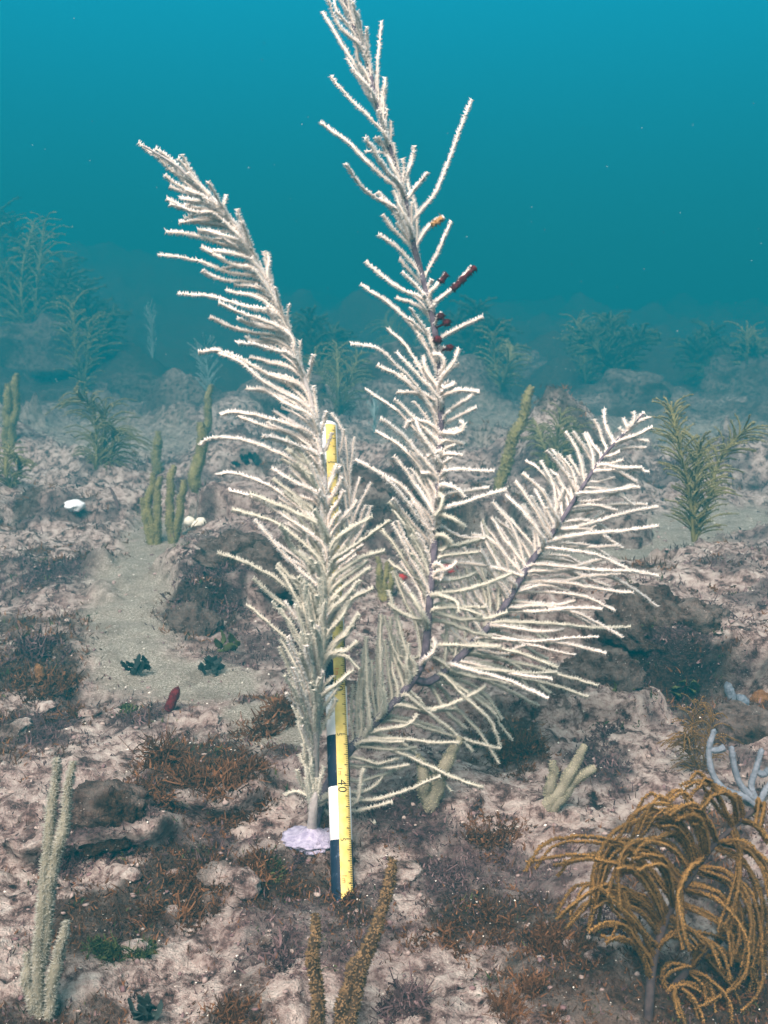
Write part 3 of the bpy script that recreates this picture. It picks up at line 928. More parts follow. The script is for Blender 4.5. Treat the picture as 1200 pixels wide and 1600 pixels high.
def random_branchlets(ax, st_parent, t0, t1, n, length_fn, side_fn, mats_fn, seed, open_=1.0):
    """shorter branchlets that crowd the stem between the traced ones"""
    lr = random.Random(seed)
    pts, xy, dd = axis_points(ax)
    p = smooth_path(pts, 200)
    for i in range(n):
        t = t0 + (t1 - t0) * (i + lr.random()) / n
        k = int(t * 198)
        b = p[k]
        tn = p[min(k + 3, 199)] - p[max(k - 3, 0)]
        tn /= np.linalg.norm(tn)
        a = side_fn(lr)
        lat = np.cross(tn, (0, -1, 0))
        lat /= np.linalg.norm(lat)
        out = lat * math.cos(a) + np.array((0, -1, 0)) * math.sin(a)
        L = length_fn(t, lr)
        up = lr.uniform(0.8, 1.2)
        m1 = b + (out * 0.62 * open_ + tn * (0.5 + .4 * (1 - open_)) * up) * L * 0.5
        m2 = m1 + (out * 0.75 * open_ + tn * (0.25 + .6 * (1 - open_)) * up + np.array((0, 0, -0.05))) * L * 0.5
        branchlet([b, m1, m2], 0.0014, 0.0010, mats_fn(t, lr), st_parent, np.array((lr.gauss(0, .5), -1, lr.gauss(0, .5))), twist=lr.gauss(0, .5), mass=True)


st_a, st_b = [o for o in plume.children][:2]
low = [M['core_low'], M['polyp_low']]
hi = [M['core'], M['polyp']]
# left frond: crowded lower half and the dense crest
random_branchlets(AX_A, st_a, 0.18, 0.52, 26, lambda t, q: q.uniform(.05, .11), lambda q: math.pi + q.uniform(-1.3, 1.3), lambda t, q: low if q.random() < .75 else hi, 21, .5)
random_branchlets(AX_A, st_a, 0.20, 0.52, 12, lambda t, q: q.uniform(.03, .06), lambda q: q.uniform(-0.4, 1.5), lambda t, q: low if q.random() < .6 else hi, 22, .6)
random_branchlets(AX_A, st_a, 0.64, 0.93, 24, lambda t, q: q.uniform(.04, .065), lambda q: math.pi * q.random() + q.uniform(-.2, .2), lambda t, q: hi, 23, .38)
random_branchlets(AX_B, st_b, 0.68, 0.97, 28, lambda t, q: q.uniform(.035, .06), lambda q: math.pi * q.random() + q.uniform(-.2, .2), lambda t, q: hi, 24, .3)
random_branchlets(AX_B, st_b, 0.40, 0.66, 16, lambda t, q: q.uniform(.02, .04), lambda q: q.uniform(.2, 1.9), lambda t, q: hi, 25, .8)


random_branchlets(AX_A, st_a, 0.22, 0.50, 30, lambda t, q: q.uniform(.07, .13), lambda q: math.pi + q.uniform(-1.4, .7), lambda t, q: low if q.random() < .8 else hi, 26, .6)
random_branchlets(AX_B, st_b, 0.22, 0.42, 14, lambda t, q: q.uniform(.05, .09), lambda q: math.pi + q.uniform(-.8, .8), lambda t, q: low if q.random() < .5 else hi, 27, .55)
random_branchlets(AX_A, st_a, 0.09, 0.32, 46, lambda t, q: q.uniform(.08, .16), lambda q: q.uniform(.5, 1.6) * math.pi, lambda t, q: low if q.random() < .85 else hi, 33, .28)
random_branchlets(AX_A, st_a, 0.02, 0.13, 16, lambda t, q: q.uniform(.04, .09), lambda q: q.uniform(.55, 1.6) * math.pi, lambda t, q: low, 36, .3)
st_c = [o for o in plume.children][2]
random_branchlets(AX_C, st_c, 0.10, 0.80, 20, lambda t, q: q.uniform(.09, .14) * (1.15 - .7 * t), lambda q: math.pi + q.uniform(.15, .6), lambda t, q: hi if t > .35 else low, 28, .9)
random_branchlets(AX_C, st_c, 0.06, 0.80, 20, lambda t, q: q.uniform(.09, .15) * (1.15 - .6 * t), lambda q: -q.uniform(.15, .6), lambda t, q: hi if t > .3 else low, 29, 1.15)
random_branchlets(AX_A, st_a, 0.34, 0.90, 44, lambda t, q: q.uniform(.06, .11) * (1.15 - .5 * t), lambda q: math.pi + q.uniform(.1, .7), lambda t, q: hi, 34, .8)
random_branchlets(AX_A, st_a, 0.28, 0.42, 9, lambda t, q: q.uniform(.05, .08), lambda q: -q.uniform(.1, .8), lambda t, q: hi, 35, .7)
random_branchlets(AX_B, st_b, 0.36, 0.62, 14, lambda t, q: q.uniform(.05, .09), lambda q: math.pi + q.gauss(0, .5), lambda t, q: hi, 30, .55)
mass = MASS.build('branchlet_mass', [M['core'], M['polyp'], M['core_low'], M['polyp_low']], plume)
mass['kind'] = 'stuff'


def make_holdfast():
    v, f = ICO4
    c = hit(484, 1322)[0]
    n = 1 + 0.34 * noise3(v, 1.9, 900) + 0.16 * noise3(v, 5, 905) + .07 * noise3(v, 14, 909)
    q = v * n[:, None] * np.array((0.026, 0.024, 0.0075))
    up = np.clip(1 - np.hypot(q[:, 0], q[:, 1]) / 0.016, 0, 1)
    q[:, 2] += np.where(v[:, 2] > 0, 0.011 * up ** 1.6, 0)
    z = ground(c[0], c[1] + 0.01)
    mb = MB()
    mb.add(q + np.array((c[0], c[1] + 0.006, max(z, c[2]) + 0.002)), f)
    mb.build('holdfast', M['holdfast'], plume)


make_holdfast()

# dark algae and knobs grown over a few branchlet ends of the middle frond
for path, mat, name in (([(743, 417), (725, 435), (708, 452)], 'redalga', 'alga_sleeve'), ([(692, 340), (684, 346), (675, 352)], 'goldalga', 'alga_sleeve'), ([(699, 428), (694, 434), (689, 440)], 'redalga', 'alga_sleeve')):
    mb = MB()
    p = smooth_path([P(x, y, 1.052) for x, y in path], 14)
    tube(mb, p, 0.0024 * (1 + .25 * rng.normal(0, 1, 14)), 7)
    polyps(mb, p, 0.0024, 0.0016, 5, 0.0030, 0.0007, mat=0, bands=False)
    mb.build(name, M[mat], st_b)
for x, y, r in ((689, 494, .0036), (698, 504, .0038), (684, 531, .0044), (703, 543, .0032)):
    mb = MB()
    v, f = ICO2
    mb.add(v * r * (1 + .2 * noise3(v, 2, int(x)))[:, None] + P(x, y, 1.05), f)
    tube(mb, smooth_path([P(x, y, 1.05), P(x - (x - 682) * .6, y + 5, 1.06), P(682, y + 8, 1.068)], 6), 0.0012, 5)
    polyps(mb, np.linspace(P(x, y - 4, 1.05), P(x, y + 4, 1.05), 6), r * .7, .001, 9, .0035, .0007, mat=0, bands=False)
    mb.build('alga_knob', M['redalga'], st_b)


# ------------------------------------------------------------------ the striped measuring pole
def make_pole():
    b0, d0 = hit(536, 1398)
    B = P(536, 1400, d0)
    # lean it back until the far end shows at the photo's pixel and the pole is 0.50 m long
    Lp = 0.50
    lo, hi_ = d0, d0 + 0.4
    for _ in range(50):
        m = (lo + hi_) / 2
        if np.linalg.norm(P(511, 667, m) - B) < Lp:
            lo = m
        else:
            hi_ = m
    d1 = lo
    T = P(511, 667, d1)
    L = float(np.linalg.norm(T - B))
    root = empty('measuring_pole', tuple(B))
    zax = (T - B) / L
    front = -np.array((B[0], B[1] - 0.0, B[2] - CAM_Z)) * np.array((1, 1, 1))
    front = front - zax * (front @ zax)
    front /= np.linalg.norm(front)
    xax = np.cross(front, zax) * -1
    xax = np.cross(zax, -front)
    xax /= np.linalg.norm(xax)
    if xax[0] < 0:
        xax = -xax
    r = 0.0109

    def cylmap(ang, h, rad):
        ang, h = np.asarray(ang, float), np.asarray(h, float)
        return B + zax * h[..., None] + rad * (np.sin(ang)[..., None] * xax + np.cos(ang)[..., None] * front)

    def band(h0, h1, mat, name, rad=r):
        mb = MB()
        s = 28
        a = np.arange(s) * 2 * math.pi / s
        hs = np.array([h0, h0 + .0004, h1 - .0004, h1])
        rr = [rad - .0004, rad, rad, rad - .0004]
        v = np.concatenate([cylmap(a, np.full(s, h), q) for h, q in zip(hs, rr)] + [[B + zax * h0], [B + zax * h1]])
        f = [[k * s + j, k * s + (j + 1) % s, (k + 1) * s + (j + 1) % s, (k + 1) * s + j] for k in range(3) for j in range(s)]
        mb.add(v, f)
        mb.add(v, [[(j + 1) % s, j, 4 * s] for j in range(s)] + [[3 * s + j, 3 * s + (j + 1) % s, 4 * s + 1] for j in range(s)])
        return mb.build(name, mat, root)
    # marks: the 1.35 m mark shows at photo row 1313, five centimetres per band, height along the pole from its foot

    def row(h):
        w = B + zax * h - np.array((0, 0, CAM_Z))
        dep = w[1] * CP - w[2] * SP
        upc = w[1] * SP + w[2] * CP
        return 800 - F * upc / dep
    h35 = 0.0
    while row(h35) > 1313:
        h35 += 0.0005
    marks = []
    h = h35
    edges = [(-0.03, h35, True)]
    black = False
    while h < L:
        edges.append((h, min(h + .05, L), black))
        h += .05
        black = not black
    for a, b, k in edges:
        if b - a > 0.002:
            band(a, b, M['pvc_black'] if k else M['pvc_white'], 'black_band' if k else 'white_band')
    # tape: a thin curved strip right of the middle
    a0, a1 = R(-9), R(57)
    mb = MB()
    na, nh = 12, 40
    rt = r + 0.0005
    A, H = np.meshgrid(np.linspace(a0, a1, na), np.linspace(-.03, L - .002, nh))
    wav = 0.00025 * np.sin(H * 60)
    v = cylmap(A, H, rt)
    v = v.reshape(-1, 3)
    f = [[k * na + j, k * na + j + 1, (k + 1) * na + j + 1, (k + 1) * na + j] for k in range(nh - 1) for j in range(na - 1)]
    mb.add(v, f)
    for j in (0, na - 1):
        e = cylmap(A[:, j], H[:, j], r - .0002)
        vv = np.concatenate([v.reshape(nh, na, 3)[:, j], e])
        mb.add(vv, [[k, k + 1, nh + k + 1, nh + k] for k in range(nh - 1)])
    tape = mb.build('tape', M['tape'], root)
    # millimetre ticks, on the right edge of the tape
    mb = MB()
    mm0 = int(math.floor((h35 + .03) * 1000))
    for k in range(-mm0, int((L - h35) * 1000) - 3, 2):
        hh = h35 + k / 1000.0
        q = k % 10
        ln = R(30) if k % 50 == 0 else R(25) if q == 0 else R(13)
        w = 0.00042 if q == 0 else 0.0003
        aa = np.linspace(a1 - R(3) - ln, a1 - R(3), 5)
        v = np.concatenate([cylmap(aa, np.full(5, hh - w), rt + .0003), cylmap(aa, np.full(5, hh + w), rt + .0003)])
        mb.add(v, [[j, j + 1, 5 + j + 1, 5 + j] for j in range(4)])
    mb.build('scale_ticks', M['ink'], tape, smooth=False)

    def text(body, hc, ac, size, mat):
        cu = bpy.data.curves.new('digit', 'FONT')
        cu.body = body
        cu.size = size
        cu.align_x = 'CENTER'
        cu.align_y = 'CENTER'
        cu.resolution_u = 4
        cu.space_character = 1.15
        o = bpy.data.objects.new('digit_curve', cu)
        col.objects.link(o)
        dg = bpy.context.evaluated_depsgraph_get()
        me = bpy.data.meshes.new_from_object(o.evaluated_get(dg))
        col.objects.unlink(o)
        bpy.data.objects.remove(o)
        n = len(me.vertices)
        co = np.zeros(n * 3)
        me.vertices.foreach_get('co', co)
        co = co.reshape(-1, 3)
        # the writing runs down the tape: text x -> down the pole, text y -> to the right
        new = cylmap(ac + co[:, 1] / r, hc - co[:, 0], rt + 0.0003)
        me.vertices.foreach_set('co', new.ravel())
        me.materials.clear()
        me.materials.append(mat)
        me.update()
        d = bpy.data.objects.new('digit', me)
        col.objects.link(d)
        d.parent = tape
        d.matrix_parent_inverse = tape.matrix_world.inverted()
    k = 0
    for val in range(35, 82, 5):
        hh = h35 + (val - 35) / 100.0
        if hh > L - .012:
            break
        if val % 10 == 5:
            text('5', hh - .0005, a0 + R(17), 0.0068, M['ink'])
        else:
            text(str(val), hh - .0005, a0 + R(22), 0.0118, M['ink'])
            text('1m', hh + .0135, a0 + R(15), 0.0062, M['ink_red'])
    text('1m', h35 - .036, a0 + R(17), 0.0062, M['ink_red'])
    # rounded cap
    mb = MB()
    s = 24
    a = np.arange(s) * 2 * math.pi / s
    rings = [cylmap(a, np.full(s, L + dz), q) for dz, q in ((-.001, r + .0003), (.0015, r + .0003), (.0028, r - .001), (.0034, r * .6))]
    v = np.concatenate(rings + [[B + zax * (L + .0036)]])
    mb.add(v, [[k * s + j, k * s + (j + 1) % s, (k + 1) * s + (j + 1) % s, (k + 1) * s + j] for k in range(3) for j in range(s)])
    mb.add(v, [[3 * s + j, 3 * s + (j + 1) % s, 4 * s] for j in range(s)])
    mb.build('end_cap', M['pvc_white'], root)
    tag(root, 'black and white banded pole with a yellow measuring tape leaning on the plume', 'measuring pole')


make_pole()


# ------------------------------------------------------------------ other soft corals
def rod(paths, rpx, label, mats, cat='sea rod', name='sea_rod', plen=.0022, pw=.0010, dens=1.0, group=None, per=10, knob=0.0, taper=.8):
    """finger-like sea rods: each stalk a mesh of its own, foot on the seabed at the last pixel"""
    foot, d = hit(*paths[0][-1])
    root = empty(name, tuple(foot))
    for path in paths:
        p3 = [P(x, y, d) for x, y in path][::-1]
        p3[0] = p3[0] + np.array((0, 0, -0.01))
        L = length(np.array(p3))
        r = rpx * d / F
        n = max(14, int(L / (r * .8)))
        p = smooth_path(p3, n)
        p = p + np.stack([perlin(np.linspace(0, 4, n), np.full(n, k + path[0][0])) for k in (.3, 5.3, 9.1)], 1) * r * .7
        rad = r * np.interp(np.linspace(0, 1, n), [0, .1, .6, .9, 1], [.7, 1, taper + .12, taper * .85, taper * .55]) * (1 + .05 * rng.normal(0, 1, n)) * (1 + .16 * perlin(np.linspace(0, 5, n), np.full(n, path[0][0] * .37)))
        mb = MB()
        tube(mb, p, rad, 12)
        st = plen * 1.0 / dens
        polyps(mb, p, rad, st, per, plen, pw, mat=1, bands=False, lean=.15)
        mb.build('stalk', mats, root)
    return tag(root, label, cat, group)


# foreground rods
rod([[(87, 1185), (74, 1330), (62, 1450), (64, 1592)], [(116, 1190), (96, 1310), (74, 1420), (62, 1500)], [(105, 1440), (90, 1510), (72, 1585)], [(42, 1490), (46, 1540), (58, 1590)]],
    8.5, 'tall grey fuzzy sea rod with paired fingers in the left foreground', [M['rod_grey'], M['rod_fuzz']], plen=.0024, pw=.0006, per=17, dens=1.4)
rod([[(489, 1432), (492, 1500), (492, 1640)]], 10, 'short dark upright sea rod with golden dots at the bottom edge', [M['rod_dark'], M['rod_gold']], plen=.0020, pw=.0012, per=16)
rod([[(613, 1345), (602, 1410), (570, 1490), (528, 1640)], [(565, 1490), (550, 1520), (520, 1635)]], 10, 'dark leaning sea rod with golden dots at the bottom edge', [M['rod_dark'], M['rod_gold']], plen=.0020, pw=.0012, per=16)
rod([[(912, 1165), (890, 1205), (846, 1264)], [(930, 1200), (900, 1220), (850, 1262)], [(866, 1190), (864, 1215), (852, 1258)]], 9, 'olive three fingered sea rod lying right of the pole on pale rubble',
    [M['rod_grey'], M['rod_fuzz2']], plen=.0018, pw=.0009, per=14)
rod([[(722, 1155), (700, 1190), (682, 1225), (672, 1262)], [(655, 1180), (662, 1210), (670, 1255)]], 11, 'grey stubby sea rod under the lowest branchlets of the plume', [M['rod_grey'], M['rod_fuzz2']], plen=.0020, pw=.0010, per=14)
# rods in the middle distance
rod([[(238, 740), (232, 790), (240, 850)], [(225, 780), (228, 820), (240, 858)], [(250, 745), (246, 800), (242, 858)]], 6, 'yellow green cluster of sea rod fingers beside the sandy channel',
    [M['olive'], M['olive_polyp']], plen=.0040, pw=.0024, per=14)
rod([[(270, 728), (266, 790), (268, 848)], [(288, 752), (280, 800), (270, 846)]], 6, 'two fingered olive sea rod left of the white sponge', [M['olive'], M['olive_polyp']], plen=.004, pw=.0024, per=14)
rod([[(316, 662), (310, 710), (304, 762)]], 9, 'thick olive sea rod standing above the white sponge', [M['olive'], M['olive_polyp']], plen=.005, pw=.003, per=16)
rod([[(328, 602), (325, 640), (321, 690)]], 6, 'thin olive sea rod below the pale feathery plume', [M['olive'], M['olive_polyp']], plen=.006, pw=.004, per=12)
rod([[(248, 676), (246, 705), (243, 735)]], 7, 'short olive sea rod stump in the middle distance at left', [M['olive'], M['olive_polyp']], plen=.006, pw=.004, per=12)
rod([[(12, 600), (12, 650), (10, 700)], [(26, 586), (22, 640), (14, 700)]], 7, 'pair of olive sea rods at the left edge in the haze', [M['olive'], M['olive_polyp']], plen=.006, pw=.004, per=12)
rod([[(830, 607), (812, 660), (795, 705), (780, 765)]], 8, 'long leaning olive sea rod between the middle and right fronds', [M['olive'], M['olive_polyp']], plen=.006, pw=.004, per=14)
rod([[(590, 872), (592, 900), (596, 935)], [(604, 880), (602, 905), (598, 938)], [(613, 888), (609, 915), (600, 936)]], 5, 'small dark green finger cluster seen between the left and middle fronds',
    [M['olive'], M['olive_polyp']], plen=.003, pw=.002, per=10)


def bush(px, py, axes, label, mats, stem_mat, blen, r0, n, droop=.5, name='sea_plume', cat='sea plume', group=None, seed=0, plen=.004, pw=.002, step=.008, per=4, fwd=.6, ang=.55, foot_d=None):
    """a plume built as stems with rows of arching branchlets; axes are pixel paths, foot last"""
    lr = random.Random(seed)
    foot, d = hit(px, py)
    d = foot_d or d
    root = empty(name, tuple(foot))
    for ai, ax in enumerate(axes):
        p3 = [P(x, y, d) for x, y in ax][::-1]
        p3[0] = p3[0] + np.array((0, 0, -.01))
        for k in range(1, len(p3)):
            p3[k] = p3[k] + np.array((0, lr.gauss(0, .03) * d / 1.0 * .3 * k, 0))
        p = smooth_path(p3, 60)
        L = length(p)
        mb = MB()
        tube(mb, p, np.linspace(r0 * 1.1, r0 * .5, 60), 7)
        st = mb.build('stem', stem_mat, root)
        n_ = int(n * 2.6)
        for i in range(n_):
            t = .03 + .96 * (i + lr.random()) / n_
            k = min(57, int(t * 59))
            tn = p[k + 1] - p[k]
            tn /= np.linalg.norm(tn)
            side = -1 if i % 2 else 1
            a = lr.gauss(0, fwd * 1.5)
            lat = np.cross(tn, (0, -1, 0))
            lat /= np.linalg.norm(lat)
            out = side * lat * math.cos(a) + np.array((0, -1, 0)) * math.sin(a)
            bl = blen * d * lr.uniform(.65, 1.15) * (1.0 - .45 * abs(t - .55))
            g = np.array((0, 0, -1.0)) * droop
            q0 = p[k]
            ang_ = ang * lr.uniform(.6, 1.3)
            q1 = q0 + (out * ang_ + tn * .75) * bl * .34
            q2 = q1 + (out * (ang_ + .1) + tn * .55 + g * .25) * bl * .36
            q3 = q2 + (out * (ang_ + .1) + tn * .35 + g * .7) * bl * .36
            branchlet([q0, q1, q2, q3], r0 * .42, r0 * .28, mats, st, np.array((lr.gauss(0, .5), -1, lr.gauss(0, .5))), plen * .5, pw * .5, step * .7, per, sides=5, bands=False, seg=max(.006, .011 * d))
    return tag(root, label, cat, group)


och = [M['ochre'], M['ochre_polyp']]
olv = [M['olive'], M['olive_polyp']]


def brown_plume():
    Z = lambda u, v: (800 + u / 2.91, 1050 + v / 2.91)
    foot, d = hit(1010, 1592)
    d0 = d
    root = empty('sea_plume', tuple(foot))
    ax = [(1008, 1620, d0 + .005), (1013, 1586, d0), (1020, 1507, d0 + .01), (1040, 1438, d0 + .015), (1075, 1376, d0 + .02), (1109, 1328, d0 + .02), (1144, 1294, d0 + .02), (1184, 1262, d0 + .02)]
    ax2 = [(1012, 1610, d0 + .005), (1040, 1560, d0 + .02), (1090, 1500, d0 + .035), (1150, 1450, d0 + .05), (1210, 1420, d0 + .06)]
    raw = [
        ((900, 810), (830, 620), (760, 530), (690, 590)), ((880, 830), (800, 640), (700, 600), (600, 640), (520, 760)), ((830, 880), (730, 700), (600, 690), (480, 740), (400, 860), (380, 1060)),
        ((850, 860), (780, 700), (660, 560), (600, 590), (540, 720)), ((780, 960), (640, 800), (500, 780), (420, 850), (392, 1070)), ((740, 1040), (620, 880), (500, 810), (420, 870), (335, 1150)),
        ((700, 1120), (600, 950), (480, 870), (300, 840), (130, 900)), ((710, 1100), (560, 850), (380, 770), (200, 790), (112, 890)), ((690, 1150), (560, 1000), (400, 980), (220, 1110)),
        ((680, 1180), (600, 1060), (450, 985), (300, 990), (212, 1120)), ((660, 1250), (560, 1150), (470, 1060), (420, 1010)), ((650, 1300), (590, 1180), (500, 1040), (440, 1000)),
        ((640, 1400), (600, 1300), (540, 1150), (500, 1000)), ((870, 850), (790, 900), (750, 1000), (745, 1120), (752, 1250)), ((1010, 720), (1040, 850), (1025, 1020), (985, 1170)),
        ((930, 800), (1050, 850), (1130, 1000), (1150, 1180), (1110, 1340)), ((850, 900), (1000, 960), (1080, 1100), (1080, 1300)), ((800, 1000), (950, 1050), (1060, 1180), (1050, 1330)),
        ((760, 1050), (900, 1100), (1000, 1200), (1000, 1330)), ((720, 1130), (850, 1200), (950, 1260), (1000, 1380)), ((950, 790), (1060, 790), (1170, 860)), ((1050, 680), (1120, 700), (1175, 780)),
        ((1110, 620), (1140, 600), (1130, 690)), ((1020, 690), (1000, 570), (910, 540), (850, 640)), ((1050, 670), (1040, 590), (980, 540), (890, 505), (830, 540)), ((1000, 700), (930, 560), (850, 465), (810, 490)),
        ((940, 780), (900, 680), (840, 600), (730, 660)), ((860, 850), (840, 700), (780, 610), (690, 640)), ((760, 990), (680, 860), (560, 800), (470, 830), (440, 930)), ((810, 900), (720, 780), (620, 740), (560, 800)),
        ((670, 1210), (590, 1080), (500, 1010), (400, 1010), (330, 1060)), ((700, 1110), (610, 930), (520, 860), (440, 880), (400, 980)), ((690, 1150), (640, 1000), (560, 900), (490, 900)),
        ((730, 1060), (700, 920), (640, 850), (560, 860)), ((820, 900), (800, 780), (750, 700), (680, 700)), ((880, 830), (880, 730), (850, 660), (800, 650)), ((650, 1290), (700, 1200), (780, 1180), (860, 1260)),
        ((645, 1340), (600, 1250), (520, 1150), (450, 1120), (390, 1160)), ((640, 1380), (560, 1260), (470, 1180), (400, 1200)), ((780, 960), (880, 980), (980, 1040), (1040, 1150)),
        ((830, 880), (960, 900), (1060, 990), (1100, 1150), (1090, 1260)), ((960, 770), (1080, 820), (1160, 930), (1180, 1100)),
    ]
    raw2 = [
        ((650, 1500), (720, 1440), (810, 1430), (912, 1500)), ((900, 1330), (1060, 1330), (1020, 1440), (870, 1530)), ((720, 1440), (760, 1500), (800, 1590)), ((760, 1420), (820, 1490), (850, 1590)),
        ((830, 1370), (900, 1450), (940, 1590)), ((900, 1320), (990, 1420), (1040, 1560)), ((1000, 1230), (1080, 1330), (1100, 1430), (1030, 1590)), ((1080, 1170), (1140, 1300), (1130, 1420), (1050, 1500)),
        ((700, 1460), (680, 1380), (720, 1330), (800, 1340)), ((860, 1350), (840, 1270), (880, 1230), (960, 1280)), ((960, 1260), (940, 1190), (980, 1150), (1060, 1200)), ((1050, 1180), (1040, 1100), (1100, 1060), (1164, 1120)),
        ((820, 1370), (900, 1390), (980, 1480), (1000, 1590)), ((1120, 1150), (1170, 1280), (1160, 1420), (1110, 1520)),
    ]
    lr = random.Random(5)
    for axx, rr, tw in ((ax, raw, -.02), (ax2, raw2, -.01)):
        p = smooth_path([P(*a) for a in axx], 60)
        mb = MB()
        tube(mb, p, np.linspace(.0042, .0018, 60), 8)
        st = mb.build('stem', M['ochre_stem'], root)
        rr2 = list(rr)
        for path in rr:
            for _ in range(2):
                sh, sc = lr.gauss(0, 22), lr.uniform(.8, 1.08)
                b0_ = path[0]
                rr2.append(tuple((b0_[0] + (q[0] - b0_[0]) * sc + sh * k_ / len(path) * 1.4, b0_[1] + (q[1] - b0_[1]) * sc + lr.gauss(0, 14)) for k_, q in enumerate(path)))
        for path in rr2:
            px_ = [Z(*q) for q in path]
            dd, q = depth_on(axx, *px_[0])
            px_[0] = tuple(q)
            dt = lr.gauss(tw, .025)
            k = len(px_)
            p3 = [P(x, y, dd + dt * math.sin(.5 * math.pi * i / (k - 1)) * 1.2) for i, (x, y) in enumerate(px_)]
            branchlet(p3, .0011, .0008, och, st, np.array((lr.gauss(0, .4), -1, lr.gauss(0, .4))), plen=.0013, pw=.0007, step=.0016, per=6, twist=lr.gauss(0, .3))
    tag(root, 'large ochre sea plume with arching drooping branchlets in the right foreground', 'sea plume')


brown_plume()

bush(1092, 1205, [[(1092, 1102), (1085, 1150), (1092, 1208)], [(1128, 1130), (1110, 1170), (1094, 1208)], [(1060, 1130), (1078, 1170), (1092, 1206)]],
     'small ochre bushy sea plume behind the large ochre one', och, M['ochre_stem'], .035, .0013, 18, droop=.75, seed=31, plen=.0015, pw=.0008, step=.002, per=5)
bush(150, 737, [[(126, 612), (142, 640), (148, 690), (150, 740)], [(160, 640), (156, 690), (150, 738)], [(185, 670), (170, 705), (152, 738)]],
     'drooping olive sea plume in the left middle distance', olv, M['olive'], .045, .0042, 20, droop=.7, seed=32, plen=.006, pw=.004, step=.012)
bush(1084, 835, [[(1052, 636), (1058, 700), (1072, 770), (1084, 838)], [(1175, 672), (1140, 725), (1105, 785), (1086, 838)], [(1090, 690), (1084, 760), (1084, 836)]],
     'large olive sea plume with spreading stems behind the right frond', olv, M['olive'], .038, .0036, 34, droop=.15, seed=33, plen=.005, pw=.003, step=.010)
bush(862, 748, [[(876, 645), (866, 690), (862, 750)], [(846, 665), (852, 705), (860, 750)], [(900, 670), (882, 710), (864, 750)]],
     'bushy olive sea plume right of the leaning rod', olv, M['olive'], .032, .0042, 20, droop=.5, seed=34, plen=.006, pw=.004, step=.012)
bush(128, 612, [[(118, 472), (124, 540), (130, 615)], [(140, 500), (136, 560), (130, 614)]],
     'tall hazy olive sea plume above the drooping one at left', olv, M['olive'], .036, .008, 16, droop=.4, seed=35, plen=.012, pw=.008, step=.03, per=3)
bush(40, 560, [[(30, 335), (40, 440), (45, 565)], [(70, 345), (60, 440), (48, 562)], [(0, 380), (25, 460), (44, 562)]],
     'very tall dim sea plume in the haze at the far left', olv, M['olive'], .040, .010, 16, droop=.5, seed=36, plen=.016, pw=.010, step=.04, per=3)
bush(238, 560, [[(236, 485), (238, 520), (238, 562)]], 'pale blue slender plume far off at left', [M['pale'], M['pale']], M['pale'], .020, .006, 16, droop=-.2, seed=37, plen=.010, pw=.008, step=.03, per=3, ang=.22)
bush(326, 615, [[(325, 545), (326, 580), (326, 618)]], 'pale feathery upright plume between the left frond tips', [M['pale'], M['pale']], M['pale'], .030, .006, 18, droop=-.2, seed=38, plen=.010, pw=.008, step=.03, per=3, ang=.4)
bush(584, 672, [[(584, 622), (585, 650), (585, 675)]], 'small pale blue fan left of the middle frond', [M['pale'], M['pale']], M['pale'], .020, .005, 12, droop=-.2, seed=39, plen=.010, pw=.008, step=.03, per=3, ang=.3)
bush(530, 650, [[(525, 540), (530, 600), (530, 652)], [(490, 560), (510, 610), (528, 650)], [(560, 555), (545, 600), (532, 650)]],
     'dim green bushy plume behind the gap of the two tall fronds', olv, M['olive'], .035, .008, 16, droop=.4, seed=40, plen=.012, pw=.008, step=.03, per=3)
bush(915, 600, [[(905, 500), (910, 550), (915, 602)], [(945, 510), (930, 560), (916, 600)]], 'faint far plume in the haze above the right frond', olv, M['olive'], .035, .012, 14, droop=.4, seed=41, plen=.02, pw=.012, step=.05, per=3)
bush(1170, 605, [[(1165, 520), (1168, 560), (1170, 606)], [(1195, 530), (1182, 570), (1171, 606)]], 'faint far plume in the haze at the right edge', olv, M['olive'], .032, .012, 14, droop=.4, seed=42, plen=.02, pw=.012, step=.05, per=3)
bush(780, 610, [[(770, 520), (776, 560), (780, 612)], [(800, 540), (790, 570), (781, 610)]], 'faint far plume in the haze right of the middle frond', olv, M['olive'], .032, .012, 14, droop=.4, seed=43, plen=.02, pw=.012, step=.05, per=3)
bush(18, 760, [[(8, 700), (14, 730), (18, 762)], [(35, 712), (26, 735), (18, 762)]], 'low olive plume at the left edge on pale sand', olv, M['olive'], .03, .004, 14, droop=.5, seed=44, plen=.006, pw=.004, step=.012)
bush(640, 470, [[(600, 500), (620, 530), (640, 560)], [(660, 490), (650, 530), (640, 560)]], 'faint dark plume in the haze behind the middle frond', olv, M['olive'], .035, .014, 12, droop=.4, seed=45, plen=.02, pw=.012, step=.05, per=3, foot_d=8.0)


